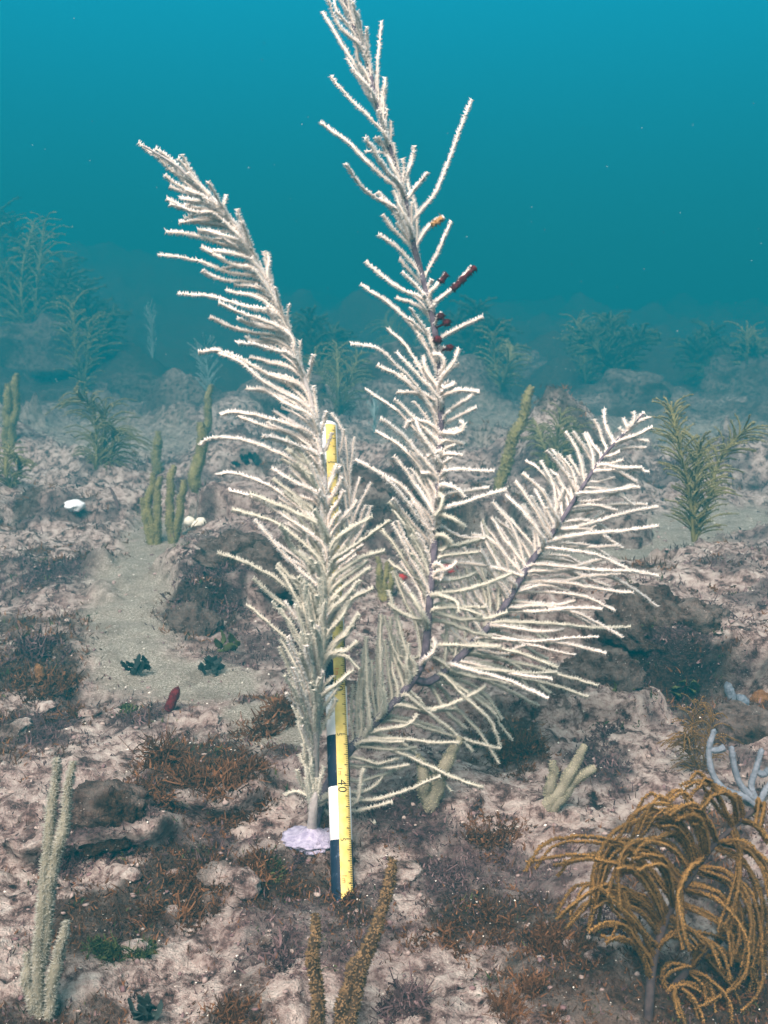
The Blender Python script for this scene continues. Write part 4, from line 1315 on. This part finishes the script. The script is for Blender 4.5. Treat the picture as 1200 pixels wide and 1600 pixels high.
for px_, py_, tops, lab, sd_, dd_ in (
        (70, 585, [(40, 380), (85, 400), (120, 430), (10, 420)], 'dark wide bushy plume in the murk at the far left', 61, 6.8),
        (20, 540, [(0, 330), (35, 345), (60, 370)], 'dark tall bushy plume in the murk touching the left edge', 62, 8.2),
        (150, 560, [(110, 470), (140, 455), (175, 490)], 'dark rounded bush in the murk above the drooping olive plume', 63, 6.6),
        (490, 600, [(450, 520), (485, 500), (520, 520)], 'dark rounded bush in the murk right of the left frond', 64, 6.2),
        (960, 590, [(920, 520), (960, 500), (1000, 525)], 'dark rounded bush in the murk above the right frond tip', 65, 6.2),
        (740, 570, [(715, 500), (745, 480), (775, 505)], 'dark rounded bush in the murk right of the red knobs', 66, 7.0),
        (1120, 600, [(1090, 540), (1125, 520), (1160, 545)], 'dark rounded bush in the murk at the far right', 67, 6.6)):
    bush(px_, py_, [[t_, ((t_[0] + px_) / 2 + (t_[0] - px_) * .12, (t_[1] + py_) / 2), (px_, py_)] for t_ in tops], lab, [M['olive_dim'], M['olive_dim']], M['olive_dim'], .032, .017, 24,
         droop=.25, seed=sd_, plen=.03, pw=.02, step=.05, per=3, fwd=1.0, foot_d=dd_)


# blue grey antler-like branches at the right edge
def antler():
    foot, d = hit(1182, 1262)
    root = empty('antler_coral', tuple(foot))
    for path in ([(1116, 1142), (1108, 1170), (1112, 1205), (1130, 1232), (1165, 1246), (1184, 1260)], [(1108, 1172), (1122, 1172), (1132, 1168)], [(1143, 1168), (1148, 1200), (1158, 1228), (1178, 1248)],
                 [(1190, 1172), (1182, 1200), (1174, 1228), (1182, 1254)], [(1182, 1205), (1192, 1210), (1202, 1203)], [(1205, 1222), (1196, 1235), (1186, 1256)]):
        p3 = [P(x, y, d - .005) for x, y in path][::-1]
        p = smooth_path(p3, 26)
        mb = MB()
        tube(mb, p, np.linspace(.0042, .0030, 26) * (1 + .08 * rng.normal(0, 1, 26)), 9)
        polyps(mb, p, .0035, .003, 6, .0008, .0008, mat=0, bands=False)
        mb.build('branch', M['bluegrey'], root)
    tag(root, 'blue grey antler-like branching coral at the right edge', 'coral')


antler()


# ------------------------------------------------------------------ sponges, shells, twigs
def lump(name, px, py, w, h, mat, label, cat, seed, rough=.2, lift=.4, parts=None, dep=1.0):
    p, d = hit(px, py)
    v, f = ICO4
    n = 1 + rough * noise3(v, 1.8, seed) + rough * .5 * noise3(v, 5, seed + 4)
    hw, hh = w * d / F / 2, h * d / F / 2
    mb = MB()
    mb.add(v * n[:, None] * np.array((hw, hw * dep, hh)), f)
    o = mb.build(name, M[mat])
    o.location = (p[0], p[1], p[2] + hh * lift)
    return tag(o, label, cat)


def finger(name, path, rpx, mat, label, cat='sponge', taper=.75):
    foot, d = hit(*path[-1])
    mb = MB()
    p = smooth_path([P(x, y, d) for x, y in path][::-1], 18)
    r = rpx * d / F
    rad = r * np.interp(np.linspace(0, 1, 18), [0, .2, .8, 1], [.8, 1, 1 * taper + .2, taper * .8]) * (1 + .06 * rng.normal(0, 1, 18))
    tube(mb, p, rad, 12)
    return tag(mb.build(name, M[mat]), label, cat)


def two_lobes():
    p, d = hit(305, 828)
    root = empty('white_sponge', tuple(p))
    for k, (x, y, r) in enumerate(((296, 815, 9), (314, 817, 9.5), (305, 821, 8))):
        v, f = ICO2
        mb = MB()
        rr = r * d / F
        mb.add(v * (1 + .12 * noise3(v, 2, 700 + k))[:, None] * rr * np.array((1, .9, .95)) + P(x, y, d), f)
        mb.build('lobe', M['white'], root)
    tag(root, 'round white two-lobed sponge at the foot of olive fingers', 'sponge')


two_lobes()
lump('orange_sponge', 995, 972, 58, 40, 'orange', 'brown orange rounded sponge on the ledge at right', 'sponge', 301)
lump('pale_slab', 116, 800, 34, 18, 'shell', 'pale bluish flat slab on the rubble at left', 'stone', 311, .15, 1.1)
lump('red_sponge', 702, 894, 26, 22, 'redbright', 'bright red sponge seen through the branchlets right of the middle stem', 'sponge', 321, .25)
lump('red_sponge', 629, 905, 16, 14, 'redbright', 'tiny bright red sponge left of the middle stem', 'sponge', 331, .25)
lump('orange_sponge', 1186, 1096, 34, 26, 'orange', 'small orange sponge under the ledge at the right edge', 'sponge', 341, .25)
finger('blue_grey_sponge', [(1043, 1022), (1062, 1030), (1082, 1040)], 9, 'blue_sponge', 'blue grey finger sponge under the ledge, nearest the frond tips')
finger('blue_grey_sponge', [(1136, 1068), (1140, 1080), (1146, 1096)], 8, 'blue_sponge', 'blue grey finger sponge under the ledge, middle one of three')
finger('blue_grey_sponge', [(1154, 1088), (1162, 1098), (1160, 1116)], 9, 'blue_sponge', 'blue grey finger sponge beside the small orange sponge')
finger('red_sponge', [(277, 1076), (271, 1090), (263, 1110)], 8, 'red', 'dark red finger sponge standing on the pale seabed at left')
finger('dead_twig', [(172, 762), (180, 778), (186, 796)], 2.6, 'purple', 'thin dark twig standing up left of the olive fingers', 'twig')
finger('rusty_sponge', [(59, 1040), (62, 1052), (64, 1066)], 8, 'orange', 'small rusty orange sponge on dark rubble at the left edge')


def leaf_cluster(px, py, size, label, seed, mat='black', n=11, name='leafy_alga'):
    lr = random.Random(seed)
    p, d = hit(px, py)
    root = empty(name, tuple(p))
    s = size * d / F
    for i in range(n):
        a = lr.uniform(0, 2 * math.pi)
        tilt = lr.uniform(.1, 1.3)
        c = np.array((lr.gauss(0, .3), lr.gauss(0, .25), lr.uniform(.1, .5))) * s
        u = np.array((math.cos(a) * math.sin(tilt), math.sin(a) * math.sin(tilt), math.cos(tilt)))
        w = np.cross(u, (0.3, 1, 0.2))
        w /= np.linalg.norm(w)
        nn = np.cross(u, w)
        k = 9
        t = np.linspace(0, 1, k)
        wid = np.sin(np.pi * np.clip(t * .92 + .06, 0, 1)) ** .8 * .17 * s * lr.uniform(.6, 1.3) * (1 + .25 * np.sin(t * 17 + i))
        ln = s * lr.uniform(.5, .95)
        mid = p + c + u * (t[:, None] * ln) + nn * (0.15 * s * t[:, None] ** 2)
        v = np.concatenate([mid - w * wid[:, None] + nn * .05 * s, mid - nn * .03 * s, mid + w * wid[:, None] + nn * .05 * s])
        f = [[r * k + j, r * k + j + 1, (r + 1) * k + j + 1, (r + 1) * k + j] for r in range(2) for j in range(k - 1)]
        mb = MB()
        mb.add(v, f)
        o = mb.build('leaf', M[mat], root)
        so = o.modifiers.new('thickness', 'SOLIDIFY')
        so.thickness = .035 * s
    return tag(root, label, 'alga')


leaf_cluster(216, 1055, 28, 'dark leafy alga on the sand left of centre', 1)
leaf_cluster(330, 1055, 28, 'dark leafy alga on the rubble below the purple rock', 2)
leaf_cluster(355, 1018, 26, 'small dark green leafy alga right of the sandy channel', 3, 'green')
leaf_cluster(238, 1598, 44, 'dark leafy alga at the bottom edge left of centre', 4, n=10)
leaf_cluster(385, 728, 22, 'tiny dark leafy alga on the rock behind the left frond', 5)
leaf_cluster(1060, 1090, 40, 'green leafy alga in the shade under the ledge', 6, 'green')


# ------------------------------------------------------------------ seaweed clumps
def weed(px, py, wpx, hpx, mat, label, seed, n=240, name='seaweed_clump'):
    """a low irregular cushion of fine forking shoots"""
    lr = np.random.default_rng(seed)
    p, d = hit(px, py)
    hw, hh = wpx * d / F / 2, hpx * d / F * .62
    mb = MB()
    n = int(n * 4.4)
    nc = 9
    cx, cyy = p[0] + lr.normal(0, .45, nc) * hw, p[1] + lr.normal(0, .5, nc) * hw
    ci = lr.integers(0, nc, n)
    cs = lr.uniform(.12, .40, nc)[ci] * hw
    bx, by = cx[ci] + lr.normal(0, 1, n) * cs, cyy[ci] + lr.normal(0, 1, n) * cs
    ok = (perlin(bx * 34, by * 34, seed + 300) + .5 * perlin(bx * 80, by * 80, seed + 320) - .3 * (np.hypot(bx - p[0], by - p[1]) / hw) ** 2) > -.25
    bx, by, ci = bx[ok], by[ok], ci[ok]
    n = len(bx)
    rr = np.hypot(bx - p[0], by - p[1])
    bz = ground(bx, by) - .003
    base = np.stack([bx, by, bz], 1)
    hgt = hh * lr.uniform(.25, 1.0, n) * (1.1 - .6 * np.clip(rr / hw, 0, 1)) * (.7 + .6 * np.clip(perlin(bx * 30, by * 30, seed + 350) + .4, 0, 1.2))
    hgt = hgt * lr.uniform(.5, 1.15, nc)[ci]
    out = np.stack([(bx - cx[ci]) / hw * .6 + lr.normal(0, .75, n), (by - cyy[ci]) / hw * .6 + lr.normal(0, .75, n) - .1, np.ones(n)], 1)
    out /= np.linalg.norm(out, axis=1)[:, None]
    w0 = 0.00062 * d * lr.uniform(.6, 1.6, n)
    tint = np.clip(.5 * lr.random(n) ** 2 + .6 * np.clip(perlin(bx * 45, by * 45, seed + 400), 0, 1), 0, 1)

    def strands(b, dirn, ln, w, ti):
        m = len(b)
        sd = np.cross(dirn, lr.normal(0, 1, (m, 3)))
        sd /= np.linalg.norm(sd, axis=1)[:, None] + 1e-9
        cv = lr.normal(0, .5, (m, 3))
        pts = []
        for t in (0, .4, .75, 1.0):
            c = b + dirn * (ln * t)[:, None] + cv * (ln * t * t)[:, None]
            ww = w * (1 - .3 * t)
            pts += [c - sd * ww[:, None], c + sd * ww[:, None]]
        v = np.stack(pts, 1).reshape(-1, 3)
        i = np.arange(m)[:, None] * 8
        f = (i[:, :, None] + np.array([[0, 1, 3, 2], [2, 3, 5, 4], [4, 5, 7, 6]])[None]).reshape(-1, 4)
        mb.add(v, f, 0, np.repeat(ti, 8))
        return b + dirn * (ln * .5)[:, None] + cv * (ln * .25)[:, None]
    mid = strands(base, out, hgt, w0, tint)
    for k in range(5):
        dd = out * .6 + lr.normal(0, .9, (n, 3))
        dd /= np.linalg.norm(dd, axis=1)[:, None]
        s = lr.uniform(.2, 1.0, n)[:, None]
        strands(base + (mid - base) * 2 * s * .9, dd, hgt * lr.uniform(.2, .55, n), w0 * lr.uniform(.7, 1.5, n), np.clip(tint + lr.normal(.05, .2, n), 0, 1))
    o = mb.build(name, M[mat], smooth=False)
    return tag(o, label, 'seaweed')


weed(330, 1235, 175, 72, 'brown', 'wide rusty brown seaweed clump left of the plume base', 1, 420)
weed(255, 1190, 90, 60, 'brown', 'rusty brown seaweed tuft above the wide clump at left', 2, 200)
weed(190, 1320, 120, 45, 'purple', 'dark purple seaweed clump on the left foreground rock', 3, 260)
weed(320, 1385, 150, 52, 'brown', 'brown seaweed clump in front of the lavender base', 4, 300)
weed(430, 1375, 110, 45, 'brown', 'dull brown seaweed at the foot of the lavender base', 5, 220)
weed(462, 1346, 60, 22, 'purple', 'short dark seaweed growing over the edge of the lavender base', 51, 150)
weed(418, 1362, 50, 30, 'green', 'small green seaweed tuft left of the pole foot', 6, 120)
weed(540, 1402, 60, 34, 'brown', 'brown seaweed tuft around the pole foot', 7, 160)
weed(880, 1490, 120, 60, 'brown', 'dark brown seaweed clump between the leaning rod and the ochre plume', 8, 280)
weed(775, 1425, 110, 40, 'brown', 'brown seaweed patch right of the pole foot', 9, 220)
weed(700, 1370, 90, 30, 'purple', 'low purple seaweed below the grey stubby rod', 10, 160)
weed(810, 1180, 90, 55, 'brown', 'reddish brown seaweed beneath the right frond branchlets', 11, 200)
weed(445, 1120, 80, 60, 'brown', 'brown seaweed behind the lower stem of the left frond', 12, 200)
weed(400, 1150, 60, 45, 'brown', 'brown seaweed tuft at the pale sand left of the stem', 13, 150)
weed(355, 1590, 70, 90, 'brown', 'feathery brown seaweed at the bottom edge left of the dark rods', 14, 90)
weed(160, 1500, 70, 45, 'green', 'olive green seaweed tuft right of the tall grey rods', 15, 130)
weed(225, 1490, 60, 40, 'green', 'dull green seaweed tuft in the left foreground rubble', 16, 120)
weed(200, 1112, 60, 30, 'green', 'small green seaweed tuft left of the dark red sponge', 17, 120)
weed(100, 1115, 110, 30, 'brown', 'flat brown seaweed patch at left behind the grey rods', 18, 180)
weed(50, 1020, 120, 40, 'purple', 'dark reddish seaweed on rubble at the left edge', 19, 200)
weed(225, 1250, 120, 50, 'brown', 'rusty seaweed mat left of the wide clump', 40, 240)
weed(120, 1330, 110, 45, 'purple', 'dark seaweed behind the middle of the grey rods', 41, 240)
weed(70, 1075, 130, 40, 'brown', 'dark brown seaweed mat at the left edge above the grey rods', 42, 260)
weed(690, 1460, 120, 40, 'brown', 'rusty seaweed mat right of the leaning dark rod', 43, 240)
weed(820, 1560, 130, 50, 'brown', 'dark brown seaweed mat at the bottom edge right of the rods', 44, 260)
weed(430, 1500, 110, 40, 'purple', 'low purple brown seaweed left of the upright dark rod', 45, 220)
weed(270, 1440, 120, 45, 'brown', 'brown seaweed mat in the left foreground rubble', 46, 240)
weed(640, 1570, 110, 40, 'purple', 'low dark seaweed at the bottom edge beside the leaning rod', 47, 220)
weed(380, 1220, 90, 60, 'brown', 'tall rusty seaweed just left of the plume stem', 48, 240)
weed(960, 1440, 90, 40, 'purple', 'purple brown seaweed left of the ochre plume stem', 49, 200)
weed(760, 1300, 120, 36, 'brown', 'brown seaweed patch right of the grey stubby rod', 50, 220)
weed(330, 930, 150, 40, 'purple', 'dark seaweed over the rock right of the sandy channel', 20, 260)
weed(1130, 1590, 160, 50, 'brown', 'dark red brown seaweed under the large ochre plume', 21, 260)
weed(960, 1080, 90, 40, 'green', 'dark green seaweed in the hollow below the ledge', 22, 160)
weed(950, 1150, 70, 26, 'purple', 'low purple seaweed on rubble above the olive fingers', 23, 140)
weed(140, 1265, 70, 34, 'purple', 'dark purple seaweed tuft beside the tops of the grey rods', 24, 140)
weed(620, 1330, 60, 26, 'brown', 'short brown seaweed behind the leaning dark rod', 25, 120)
weed(130, 870, 130, 26, 'brown', 'thin brown seaweed on rubble left of the sandy channel', 26, 200)
weed(1110, 900, 120, 22, 'brown', 'thin brown seaweed on the pale slope at right', 27, 160)


# ------------------------------------------------------------------ loose rubble, turf and drifting specks
def scatter_xy(n, y0, y1, seed, umax=.46):
    q = np.random.default_rng(seed)
    y = y0 * (y1 / y0) ** q.random(n)
    x = q.uniform(-umax, umax, n) * (y + .2)
    return x, y, q


def ground_pt(x, y):
    _, off = shelf_w(x, y)
    return np.stack([x, y - off, ground(x, y)], 1)


def turf(name, n, y0, y1, seed, mat, label, want, hgt, blades=6, spread=.006):
    x, y, q = scatter_xy(n, y0, y1, seed)
    s, t, pu = ground_attrs(x, y)
    w = want(s, t, pu)
    keep = q.random(n) < w
    x, y = x[keep], y[keep]
    m = len(x)
    b = np.repeat(ground_pt(x, y), blades, 0)
    k = m * blades
    sc = np.repeat(np.clip(y, .6, 4.0) ** .75, blades)
    b[:, :2] += q.normal(0, spread, (k, 2)) * sc[:, None]
    dirn = np.stack([q.normal(0, .7, k), q.normal(0, .7, k), np.ones(k)], 1)
    dirn /= np.linalg.norm(dirn, axis=1)[:, None]
    h = hgt * sc * q.uniform(.4, 1.3, k)
    sd = np.cross(dirn, q.normal(0, 1, (k, 3)))
    sd /= np.linalg.norm(sd, axis=1)[:, None]
    wd = (.0007 * sc * q.uniform(.6, 1.6, k))[:, None]
    bend = q.normal(0, .4, (k, 3)) * h[:, None]
    b[:, 2] -= .001
    mid = b + dirn * (h * .55)[:, None] + bend * .3
    tip = b + dirn * h[:, None] + bend
    v = np.stack([b - sd * wd, b + sd * wd, mid + sd * wd * .8, mid - sd * wd * .8, tip], 1).reshape(-1, 3)
    i = np.arange(k)[:, None] * 5
    mb = MB()
    tint = np.repeat(np.clip(np.repeat(q.random(m) ** 2, blades) + q.normal(0, .1, k), 0, 1), 5)
    mb.add(v, (i[:, :, None] + np.array([[0, 1, 2, 3]])[None]).reshape(-1, 4), 0, tint)
    mb.add(v, (i[:, :, None] + np.array([[3, 2, 4]])[None]).reshape(-1, 3), 0, tint)
    # the second block reuses its own copy of the vertices; drop nothing, it is cheap
    o = mb.build(name, M[mat], smooth=False)
    return tag(o, label, 'turf', kind='stuff')


turf('brown_turf', 46000, .55, 4.5, 61, 'brown', 'short brown algal turf over the seabed', lambda s, t, p: t * .75 + .03 * (1 - s), .0065)
turf('purple_turf', 40000, .55, 4.5, 62, 'purple', 'short purple grey turf over the seabed', lambda s, t, p: (p * .7 + .10) * (1 - s), .0055)
turf('green_turf', 9000, .55, 4.5, 63, 'green', 'sparse green turf over the seabed', lambda s, t, p: (t * .2 + p * .1 + .02) * (1 - s), .006)


def rubble(name, n, y0, y1, seed, size, mat, label, keep_fn, sink=.2):
    x, y, q = scatter_xy(n, y0, y1, seed)
    s, t, pu = ground_attrs(x, y)
    k = q.random(n) < keep_fn(s, t, pu)
    x, y = x[k], y[k]
    m = len(x)
    v, f = ICO1
    r = size * (q.random(m) ** 3 * 1.9 + .3) * np.clip(y, .6, 3.5) ** .6
    vv = v[None] * (1 + q.normal(0, .22, (m, len(v), 1))) * q.uniform(.45, 1.5, (m, 1, 3)) * np.array((1, 1, .6)) * r[:, None, None]
    p = ground_pt(x, y)
    p[:, 2] += r * sink
    vv = vv + p[:, None, :]
    i = np.arange(m)[:, None, None] * len(v)
    mb = MB()
    mb.add(vv.reshape(-1, 3), (i + f[None]).reshape(-1, 3), 0, np.repeat(q.random(m), len(v)))
    return tag(mb.build(name, M[mat]), label, 'rubble', kind='stuff')


M['grit'] = two_tone('grit', (0.26, 0.20, 0.18), (0.46, 0.38, 0.33), 200, tint=(0.14, 0.08, 0.085))
M['grain'] = two_tone('shell_grains', (0.70, 0.66, 0.58), (0.84, 0.80, 0.73), 200)
rubble('coral_rubble', 9500, .55, 5.0, 71, .0016, 'grit', 'loose coral rubble strewn over the seabed', lambda s, t, p: .9 - .05 * s)
rubble('shell_grit', 12000, .55, 3.2, 72, .0006, 'grain', 'tiny white shell grains over the sand and rubble', lambda s, t, p: .35 + .6 * s, .6)

# larger loose stones one can pick out
STN = []
for k in range(4):
    v, f = ICO4 if k < 1 else ICO2
    v, f = ICO4
    mb = MB()
    n = 1 + .3 * noise3(v, 1.3, 500 + k * 7) + .14 * noise3(v, 4, 503 + k * 7) + .06 * noise3(v, 11, 505 + k)
    q = v * n[:, None] * np.array((1, .85, .62))
    mb.add(q, f)
    me = mb.mesh('rubble_stone', M['reef'])
    s, t, pu = ground_attrs(q[:, 0] * .05 + k, q[:, 1] * .05 + q[:, 2] * .05)
    put_attrs(me, {'sand': s * 0, 'turf': t * .8, 'purple': pu * .9})
    STN.append(me)
x, y, q = scatter_xy(46, .66, 3.2, 81, .36)
for k in range(46):
    o = bpy.data.objects.new('rubble_stone', STN[k % 4])
    col.objects.link(o)
    r = float(q.uniform(.008, .02) * min(y[k], 2.2) ** .8)
    g = ground_pt(x[k:k + 1], y[k:k + 1])[0]
    o.location = (g[0], g[1], g[2] + r * .15)
    o.scale = (r * q.uniform(.8, 1.3), r * q.uniform(.8, 1.2), r * q.uniform(.7, 1.1))
    o.rotation_euler = (q.uniform(-.3, .3), q.uniform(-.3, .3), q.uniform(0, 6.28))
    tag(o, 'small encrusted loose stone lying among the seabed rubble', 'stone', 'loose stones on the seabed')


def specks():
    q = np.random.default_rng(99)
    n = 150
    y = q.uniform(.5, 4.0, n)
    x = q.uniform(-.4, .4, n) * y
    z = q.uniform(.1, .95, n)
    v, f = ICO1
    r = q.uniform(.0002, .0006, n) * np.clip(y, .6, 2.5)
    vv = v[None] * r[:, None, None] * q.uniform(.5, 1.4, (n, 1, 3)) + np.stack([x, y, z], 1)[:, None]
    i = np.arange(n)[:, None, None] * len(v)
    mb = MB()
    mb.add(vv.reshape(-1, 3), (i + f[None]).reshape(-1, 3))
    tag(mb.build('drifting_specks', M['snow']), 'tiny pale specks drifting in the water', 'specks', kind='stuff')


specks()


# ------------------------------------------------------------------ the water's haze
def haze():
    mb = MB()
    x0, x1, y0, y1, z0, z1 = -70, 70, -10, 95, -2.0, 2.0
    v = [(x, y, z) for x in (x0, x1) for y in (y0, y1) for z in (z0, z1)]
    mb.add(v, [[0, 1, 3, 2], [4, 6, 7, 5], [0, 4, 5, 1], [2, 3, 7, 6], [0, 2, 6, 4], [1, 5, 7, 3]])
    m = bpy.data.materials.new('water_haze')
    m.use_nodes = True
    nt = m.node_tree
    nt.nodes.clear()
    out = nt.nodes.new('ShaderNodeOutputMaterial')
    pv = nt.nodes.new('ShaderNodeVolumePrincipled')
    pv.inputs['Color'].default_value = (0.005, 0.162, 0.216, 1)
    pv.inputs['Density'].default_value = 0.235
    pv.inputs['Anisotropy'].default_value = 0.0
    nt.links.new(pv.outputs[0], out.inputs['Volume'])
    tag(mb.build('haze', m, smooth=False), 'blue green water haze filling the whole scene', 'haze', kind='stuff')


haze()
